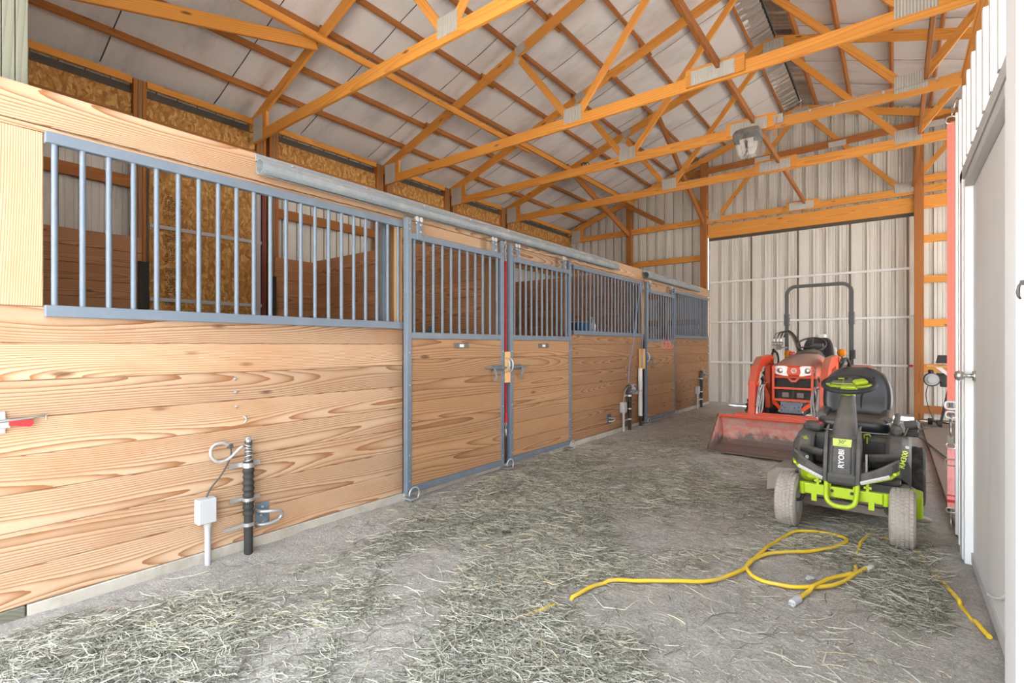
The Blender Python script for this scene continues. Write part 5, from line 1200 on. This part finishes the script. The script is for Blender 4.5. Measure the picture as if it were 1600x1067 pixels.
b = MB(); b.loft([[(x_, y_, z) for x_, y_ in rrect(0,0,hx,hy,.04,4)] for z, hx, hy in ((-.03,.17,.10),(.30,.17,.10),(.42,.12,.08),(.48,.075,.06),(.53,.07,.055))], smooth=False); b.build('body', M['pvc'], t, bevel=.008)
b = MB(); b.tube([(.10,0,.30),(.20,0,.30),(.215,0,.20),(.17,0,.08)], .016, 8); b.build('grip', M['pvc'], t)
# ------------------------------------------------------------------ floodlight, box and cable on the third truss
t = thing('floodlight', 'grey floodlight with ribbed glass hanging from the third roof truss', 'lamp', (1.87, 7.0, 3.98))
b = MB(); b.loft([[(x_, y_, z) for x_, y_ in rrect(0,0,hx,hy,.03,3)] for z, hx, hy in ((.06,.165,.11),(.14,.165,.11),(.185,.14,.09),(.20,.10,.07))], smooth=False); b.build('housing', M['lamphousing'], t)
b = MB(); b.box((-.03,.04,.14),(.03,.165,.22),c=.004); b.build('mount_arm', M['trimgrey'], t)
def glass():
    m, n, l, b = newmat('ribbed_glass'); b.inputs['Transmission Weight'].default_value = .82; b.inputs['Roughness'].default_value = .18; b.inputs['Base Color'].default_value = (.92,.92,.90,1); b.inputs['IOR'].default_value = 1.35
    return m
M['glass'] = glass()
b = MB(); rs = []
for z, hx, hy in ((.06,.158,.105),(-.03,.135,.09),(-.12,.11,.07),(-.15,.095,.06)): rs.append([(x_, y_, z) for x_, y_ in rrect(0,0,hx,hy,.012,2)])
b.loft(rs, smooth=False); b.build('refractor', M['glass'], t)
b = MB()
for s in (-1,1):
    b.add([(s*.03-.055,-.082,.055),(s*.03+.055,-.082,.055),(s*.03+.045,-.07,-.06),(s*.03-.045,-.07,-.06),(s*.03-.055,-.079,.055),(s*.03+.055,-.079,.055),(s*.03+.045,-.067,-.06),(s*.03-.045,-.067,-.06)], [(0,1,2,3),(4,7,6,5),(0,4,5,1),(1,5,6,2),(2,6,7,3),(3,7,4,0)])
b.cyl((0,0,.06),(0,0,-.04),.03,n=12); b.build('reflector', M['chrome'], t)
b = MB()
for k in range(60):
    x0 = random.gauss(-.01,.02); z0 = random.uniform(-.30,.16); y0 = -.118+max(0, .06-z0)*.18
    b.bar((x0, y0, z0), (x0+random.uniform(-.025,.025), y0+random.uniform(-.01,.01), z0-random.uniform(.02,.07)), .003, .003)
q = b.build('straw_tuft', M['hay'], t); stuff(q)
t = thing('ceiling_box', 'square metal wiring box with yellow knob beside the floodlight', 'electrical box', (2.20, 7.155, 4.28))
b = MB(); b.prism(rrect(0,0,.055,.058,.014,3), 'y', -.022, .022); b.build('box', M['galv'], t)
b = MB(); b.cyl((-.005,-.022,.035),(-.005,-.04,.035),.016,n=12); b.build('knob', M['yellow'], t)
M['cordorange'] = paint('orange_string', (.80,.22,.03), rough=.7)
b = MB(); b.tube(bez([(-.005,-.04,.03),(-.02,-.045,-.04),(-.03,-.05,-.12),(-.045,-.05,-.19)],4), .005, 6); b.cyl((-.045,-.05,-.19),(-.04,-.05,-.22),.008,n=8); b.build('pull_string', M['cordorange'], t)
t = thing('wire_run', 'thin grey cable clipped along the third truss towards the right wall', 'cable', (3.2, 7.165, 4.28))
b = MB(); b.tube([(x-3.2, -.012, (4.285+.012*math.sin((x-2.2)*4.2)+.03*max(0,x-3.0)/1.0*.5)-4.28) for x in np.linspace(2.25, 5.0, 50)], .006, 6); b.build('cable', M['cable'], t)
for xx in (2.55, 2.80, 3.28, 3.75):
    b = MB(); b.box((xx-3.2-.012,-.02,-.012),(xx-3.2+.012,-.006,.022)); b.build('clip', M['zinc'], t)
b = MB(); b.tube([(.0+.05*math.cos(a), 0, .05*math.sin(a)) for a in np.linspace(0,2*PI,16)[:-1]], .009, 6, closed=True); b.tube([(.06+.05*math.cos(a), .01, .04*math.sin(a)) for a in np.linspace(0,2*PI,16)[:-1]], .009, 6, closed=True)
o = b.build('cable_coil', M['dkcable']); o.location = (-1.62, 8.94, ztc(-1.62)-.20); tag(o, 'small dark loop of wire hanging under the roof left of centre', 'cable')

# ------------------------------------------------------------------ red strap on the corner of the partition
t = thing('cross_tie', 'long red webbing strap hanging from the corner of the white partition', 'strap', (3.700, 4.70, 2.95))
SX = lambda v: (v[0]-3.700, v[1]-4.70, v[2]-2.95)
b = MB(); b.box(SX((3.680,4.697,.97)), SX((3.722,4.703,2.95)), c=.001); b.build('webbing', M['redw'], t)
def oval(z, hx, hz, r, mat, nm):
    b = MB(); b.tube([SX((3.701+x_, 4.70, z+y_)) for x_, y_ in rrect(0,0,hx,hz,min(hx,hz)*.7,4)], r, 6, closed=True); b.build(nm, mat, t)
oval(2.965,.026,.024,.0055,M['chrome'],'d_ring')
b = MB(); snap(b, (0,0,0), -1, 1.0); b.xf(Matrix.Translation(SX((3.703,4.70,2.99))) @ Matrix.Rotation(PI+.25,4,'Y')); b.build('snap_hook', M['chrome'], t)
oval(.935,.030,.026,.008,M['pvc'],'buckle'); oval(.868,.027,.022,.006,M['pvc'],'ring')
b = MB(); snap(b, SX((3.701,4.70,.855)), -1, 1.15); b.build('snap_hook', M['chrome'], t)
b = MB(); b.box(SX((3.680,4.694,.655)), SX((3.72,4.706,.725)), c=.006); b.build('leather_tab', M['deckdust'], t)
oval(.645,.024,.020,.005,M['chrome'],'d_ring')
b = MB(); b.box(SX((3.681,4.697,.205)), SX((3.722,4.703,.635)), c=.001); b.build('lower_webbing', M['pinkw'], t)
oval(.530,.031,.022,.007,M['deckdust'],'slider')
b = MB(); b.box(SX((3.680,4.694,.245)), SX((3.723,4.706,.265)), c=.002); b.build('stitched_band', M['red'], t)
b = MB(); b.box(SX((3.680,4.694,.290)), SX((3.723,4.706,.300)), c=.002); b.build('stitched_band', M['red'], t)
oval(.190,.024,.016,.005,M['chrome'],'ring')
b = MB(); snap(b, SX((3.701,4.70,.185)), -1, 1.0); b.build('snap_hook', M['chrome'], t)

# ------------------------------------------------------------------ mat, bench machine
b = MB(); b.box((3.74,4.80,-.06),(5.6,11.80,.022),c=.008); o = b.build('floor_mat', M['mat']); tag(o, 'brown mat along the floor behind the white partition', 'mat')
t = thing('bench_sander', 'dark bench machine with round motor on slanted black legs', 'power tool', (4.02, 10.9, .022))
BX = lambda v: (v[0]-4.02, v[1]-10.9, v[2]-.022)
b = MB(); b.box(BX((3.80,10.80,1.005)), BX((4.55,10.98,1.03)), c=.004); b.build('table_board', M['block'], t)
b = MB(); b.prism([(3.93-4.02,1.07-.022),(4.5-4.02,1.07-.022),(4.5-4.02,1.20-.022),(3.96-4.02,1.20-.022)], 'y', -.12, .10); b.box(BX((4.10,10.95,1.20)), BX((4.3,11.0,1.25)), c=.004); b.build('hopper', M['dplastic'], t)
b = MB(); b.cyl(BX((3.87,10.72,.80)), BX((3.87,10.95,.80)), .105, n=24); o = b.build('motor', M['trimgrey'], t); c0 = Vector(o.location)
b = MB(); b.cyl(Vector(BX((3.87,10.70,.80)))-c0, Vector(BX((3.87,10.725,.80)))-c0, .055, n=20); b.build('end_cap', M['galv'], o)
b = MB(); b.tube([Vector(BX((3.87+.10*math.cos(a),10.73,.80+.10*math.sin(a))))-c0 for a in np.linspace(0,2*PI,24)[:-1]], .012, 6, closed=True); b.build('guard_rim', M['dplastic'], o)
b = MB(); b.cyl(BX((3.86,10.8,.90)), BX((3.86,10.82,.95)), .035, n=10); b.build('knob', M['blackrub'], t)
b = MB(); b.cyl(BX((4.02,10.72,.82)), BX((4.02,10.9,.82)), .06, n=18); b.box(BX((3.93,10.8,.80)), BX((4.15,10.95,.90)), c=.02); b.box(BX((3.98,10.76,.68)), BX((4.06,10.92,.82)), c=.01); b.build('gear_head', M['dplastic'], t)
b = MB(); b.prism([(3.92-4.02,1.0-.022),(4.0-4.02,1.0-.022),(4.12-4.02,.87-.022),(4.07-4.02,.86-.022)], 'y', -.12, -.09); b.build('white_plate', M['pvc'], t)
b = MB(); b.bar(BX((4.14,10.80,1.0)), BX((3.98,10.80,.05)), .03, .09, (0,1,0), c=.006); b.build('leg', M['blackrub'], t)
b = MB(); b.bar(BX((4.16,10.80,1.0)), BX((4.10,10.78,.04)), .03, .06, (0,1,0), c=.006); b.build('leg', M['grille'], t)
b = MB(); b.bar(BX((4.30,11.0,1.0)), BX((4.40,11.05,.04)), .03, .06, (0,1,0), c=.006); b.build('leg', M['blackrub'], t)
for x_, y_ in ((3.86,11.02),(3.97,10.78)):
    b = MB(); b.cyl(BX((x_-.03,y_,.075)), BX((x_+.03,y_,.075)), .055, n=18); b.build('caster', M['blackrub'], t)
b = MB(); b.bar(BX((3.88,11.0,.08)), BX((4.1,10.85,.08)), .02, .02); b.build('foot_bar', M['blackrub'], t)
b = MB(); b.tube(bez([BX(v) for v in ((3.84,10.85,.75),(3.80,10.84,.55),(3.83,10.83,.33),(3.90,10.82,.12),(3.95,10.75,.035),(3.80,10.4,.035),(3.6,9.8,.02),(3.72,9.0,.03),(3.9,7.5,.035))],6), .007, 6); b.build('power_cord', M['dkcable'], t)

# ------------------------------------------------------------------ yellow extension cords
def laid(pts, h):
    out = []
    for p, hh in zip(bez([(x, y, 0) for x, y in pts], 10), np.repeat(h, 10)[:10*(len(pts)-1)+1] if not isinstance(h,(int,float)) else [h]*(10*(len(pts)-1)+1)): out.append((p.x, p.y, fz(p.x, p.y)+hh))
    return out
t = thing('extension_cord', 'yellow extension cord lying in a loop on the dirt in front of the mower', 'cord', (2.7, 3.4, 0))
O = lambda P: [(x-2.7, y-3.4, z) for x, y, z in P]
pa = [(1.86,1.97),(1.921,2.085),(1.96,2.22),(2.0,2.335),(2.076,2.603),(2.28,2.77),(2.514,2.942),(2.60,3.10),(2.653,3.25),(2.68,3.455),(2.73,3.80),(2.803,4.10),(2.92,4.20),(3.029,4.217),(3.10,4.19),(3.120,4.11),(3.06,3.95),(2.93,3.78),(2.795,3.644),(2.70,3.50),(2.66,3.33),(2.70,3.22),(2.772,3.165),(2.86,3.16),(2.934,3.178),(3.02,3.235),(3.104,3.328),(3.165,3.47),(3.209,3.612),(3.245,3.70)]
ha = [.004,.014,-.012,.012]+[.022]*26
b = MB(); b.tube(O(laid(pa, ha)), .0115, 8); b.build('cord', M['yellow'], t)
b = MB(); e = (3.245,3.70); z = fz(*e)+.014; b.cyl((e[0]-2.7,e[1]-3.4,z),(e[0]+.03-2.7,e[1]+.075-3.4,z),.019,.016,n=12); b.build('socket_end', M['pvc'], t)
t = thing('extension_cord', 'second yellow cord with grey plug, half buried in hay beside the loop', 'cord', (3.1, 3.6, 0))
O = lambda P: [(x-3.1, y-3.6, z) for x, y, z in P]
pb = [(2.975,3.05),(3.02,3.20),(3.09,3.40),(3.19,3.58),(3.195,3.72),(3.19,3.95),(3.20,4.16),(3.225,4.30),(3.265,4.43),(3.36,4.38)]
b = MB(); b.tube(O(laid(pb, [.020,.034,.03,.020,-.008,.016,.02,.022,.012,-.014])), .0115, 8); b.build('cord', M['yellow'], t)
pc = [(3.40,4.40),(3.47,4.30),(3.52,4.17),(3.535,4.08),(3.55,3.97),(3.573,3.893),(3.64,3.62),(3.66,3.52),(3.70,3.33),(3.735,3.19)]
b = MB(); b.tube(O(laid(pc, [-.014,.016,.018,-.010,-.010,.014,.016,-.004,.016,.016])), .0115, 8); b.build('cord', M['yellow'], t)
b = MB(); z = fz(2.975,3.05)+.016; b.cyl((2.975-3.1,3.05-3.6,z),(2.955-3.1,2.985-3.6,z),.021,.018,n=12)
for s in (-1,1): b.box((-.003,0,-.003),(.003,.02,.003), Matrix.Translation((2.953-3.1+s*.008,2.975-3.6-.012,z)))
b.build('plug', M['plasticgrey'], t)
b = MB(); b.prism([(0,0),(.05,.008),(.055,.02),(.01,.026),(-.012,.012)], 'z', 0, .006); o = b.build('scrap_tag', M['plasticgrey']); o.location = (2.995, 3.33, fz(2.995,3.33)+.03); o.rotation_euler = (.5,.15,.9); tag(o, 'scrap of pale plastic beside the grey plug', 'scrap')
b = MB(); b.loft([[(x_, y_, z) for x_, y_ in rrect(0,0,.035,.012,.008,2)] for z in (0,.010)], smooth=False); o = b.build('dark_scrap', M['blackrub']); o.location = (1.145, 2.84, fz(1.145,2.84)+.02); o.rotation_euler = (.2,.1,.7); tag(o, 'small black scrap lying on the hay in the middle of the aisle', 'scrap')

# ------------------------------------------------------------------ loose hay
def hay_density(x, y):
    n1 = hnoise(x*1.0+9, y*1.0-4, 1.5); n2 = hnoise(x+2, y+7, 4.2)
    d = .26 + .50*n1 + .42*n2
    def bump(cx, cy, rx, ry, a): return a*np.exp(-((x-cx)/rx)**2-((y-cy)/ry)**2)
    d += bump(.55,.85,.45,.6,.75) + bump(.60,3.6,.55,1.5,.75) + bump(.3,4.75,.35,.5,.5) + bump(1.5,3.0,.7,.8,.40) + bump(1.7,4.7,.9,1.0,.45) + bump(3.3,4.0,.35,.35,.45) + bump(2.1,1.75,.45,.45,.70) + bump(3.55,4.1,.25,.5,.5) + bump(.95,1.7,.3,.35,.4) + bump(.8,6.3,.6,1.2,.35)+ bump(3.5,3.3,.2,.7,.35)
    d -= bump(2.37,2.50,.34,.34,.95) + bump(3.05,2.70,.42,.55,.85) + bump(.80,1.32,.22,.22,.65) + bump(1.15,1.95,.25,.3,.5) + bump(2.9,2.2,.5,.3,.6) + bump(.22,1.6,.22,1.1,.8) + bump(1.95,3.6,.35,.4,.35) + bump(2.3,5.3,.5,.5,.3)
    d = (d-.18)*1.35; d *= np.clip((9.5-y)/4.0, .10, 1)
    return np.clip(d, .012, 1.0)
def make_hay(n, lmin, lmax, wmin, wmax, floor_d=0.0, tmin=0.0):
    X = []; Y = []
    tot = 0
    while tot < n:
        m = 400000; x = rng.uniform(.12, 3.60, m); y = rng.uniform(.05, 10.8, m)
        dist = np.sqrt((x-3.385)**2+y**2)
        p = np.maximum(hay_density(x, y), floor_d)*np.clip(1.9/dist, .12, 1.0)**1.25
        k = rng.random(m) < p; X.append(x[k]); Y.append(y[k]); tot += k.sum()
    x = np.concatenate(X)[:n]; y = np.concatenate(Y)[:n]; d = hay_density(x, y)
    L = rng.uniform(lmin, lmax, n)*(.5+rng.random(n)); wd = rng.uniform(wmin, wmax, n)
    a = rng.normal(.25, 1.1, n); cv = rng.normal(0, 1.6, n); heap = .09*np.exp(-((x-.30)/.28)**2-((y-4.75)/.42)**2)+.04*np.exp(-((x-.55)/.4)**2-((y-.85)/.5)**2); base = floor_z(x, y)+.002+(.034*d+heap)*rng.random(n)**1.5
    S_ = 4; ts = np.linspace(-.5, .5, S_); V = np.zeros((n, S_, 2, 3))
    ti = rng.normal(0, .10, n)*(.3+d); ro = rng.normal(0, .7, n)
    for i, tt in enumerate(ts):
        aa = a+cv*tt*.5; cx = x+np.cos(aa)*L*tt; cy = y+np.sin(aa)*L*tt
        cz = np.maximum(base+ti*L*tt+.012*rng.random(n)*d, floor_z(cx, cy)+.001)
        w_ = wd*(1-.5*abs(tt)*2*.7)/2
        nx = -np.sin(aa)*np.cos(ro); ny = np.cos(aa)*np.cos(ro); nz = np.abs(np.sin(ro))
        for j, s in ((0,-1),(1,1)):
            V[:, i, j, 0] = cx+s*nx*w_; V[:, i, j, 1] = cy+s*ny*w_; V[:, i, j, 2] = cz+(s*.5+.5)*nz*w_*2
    keep = (V[..., 0].max((1,2)) < 3.685) & (V[..., 0].min((1,2)) > .03)
    V = V[keep]; x = x[keep]; y = y[keep]; n = len(V)
    tone = np.clip(rng.beta(1.05, 1.35, n)+.12*(hnoise(x+3, y+1, 2.0)), tmin, 1)
    return V, tone
def hay_object(nm, batches):
    V = np.concatenate([b[0] for b in batches]); tone = np.concatenate([b[1] for b in batches]); n = len(V); S_ = 4
    co = V.reshape(-1, 3); q = np.arange(n)[:, None]*(S_*2)
    F = np.stack([np.concatenate([q+2*i, q+2*i+1, q+2*i+3, q+2*i+2], 1) for i in range(S_-1)], 1).reshape(-1, 4)
    me = bpy.data.meshes.new(nm); me.vertices.add(len(co)); me.vertices.foreach_set('co', co.ravel())
    me.loops.add(F.size); me.loops.foreach_set('vertex_index', F.ravel()); me.polygons.add(len(F)); me.polygons.foreach_set('loop_start', np.arange(0, F.size, 4)); me.polygons.foreach_set('loop_total', np.full(len(F), 4))
    me.update(); me.validate()
    at = me.attributes.new('tone', 'FLOAT', 'POINT'); at.data.foreach_set('value', np.repeat(tone, S_*2).astype(np.float32))
    me.materials.append(M['hay']); o = bpy.data.objects.new(nm, me); COL.objects.link(o); return o
hy = hay_object('loose_hay', [make_hay(54000, .045, .14, .0022, .0044), make_hay(5000, .10, .26, .003, .0055, .10), make_hay(60000, .008, .035, .0015, .0032, .55, .35)])
stuff(tag(hy, 'loose grey-green hay and chaff scattered over the dirt floor of the aisle', 'hay'))
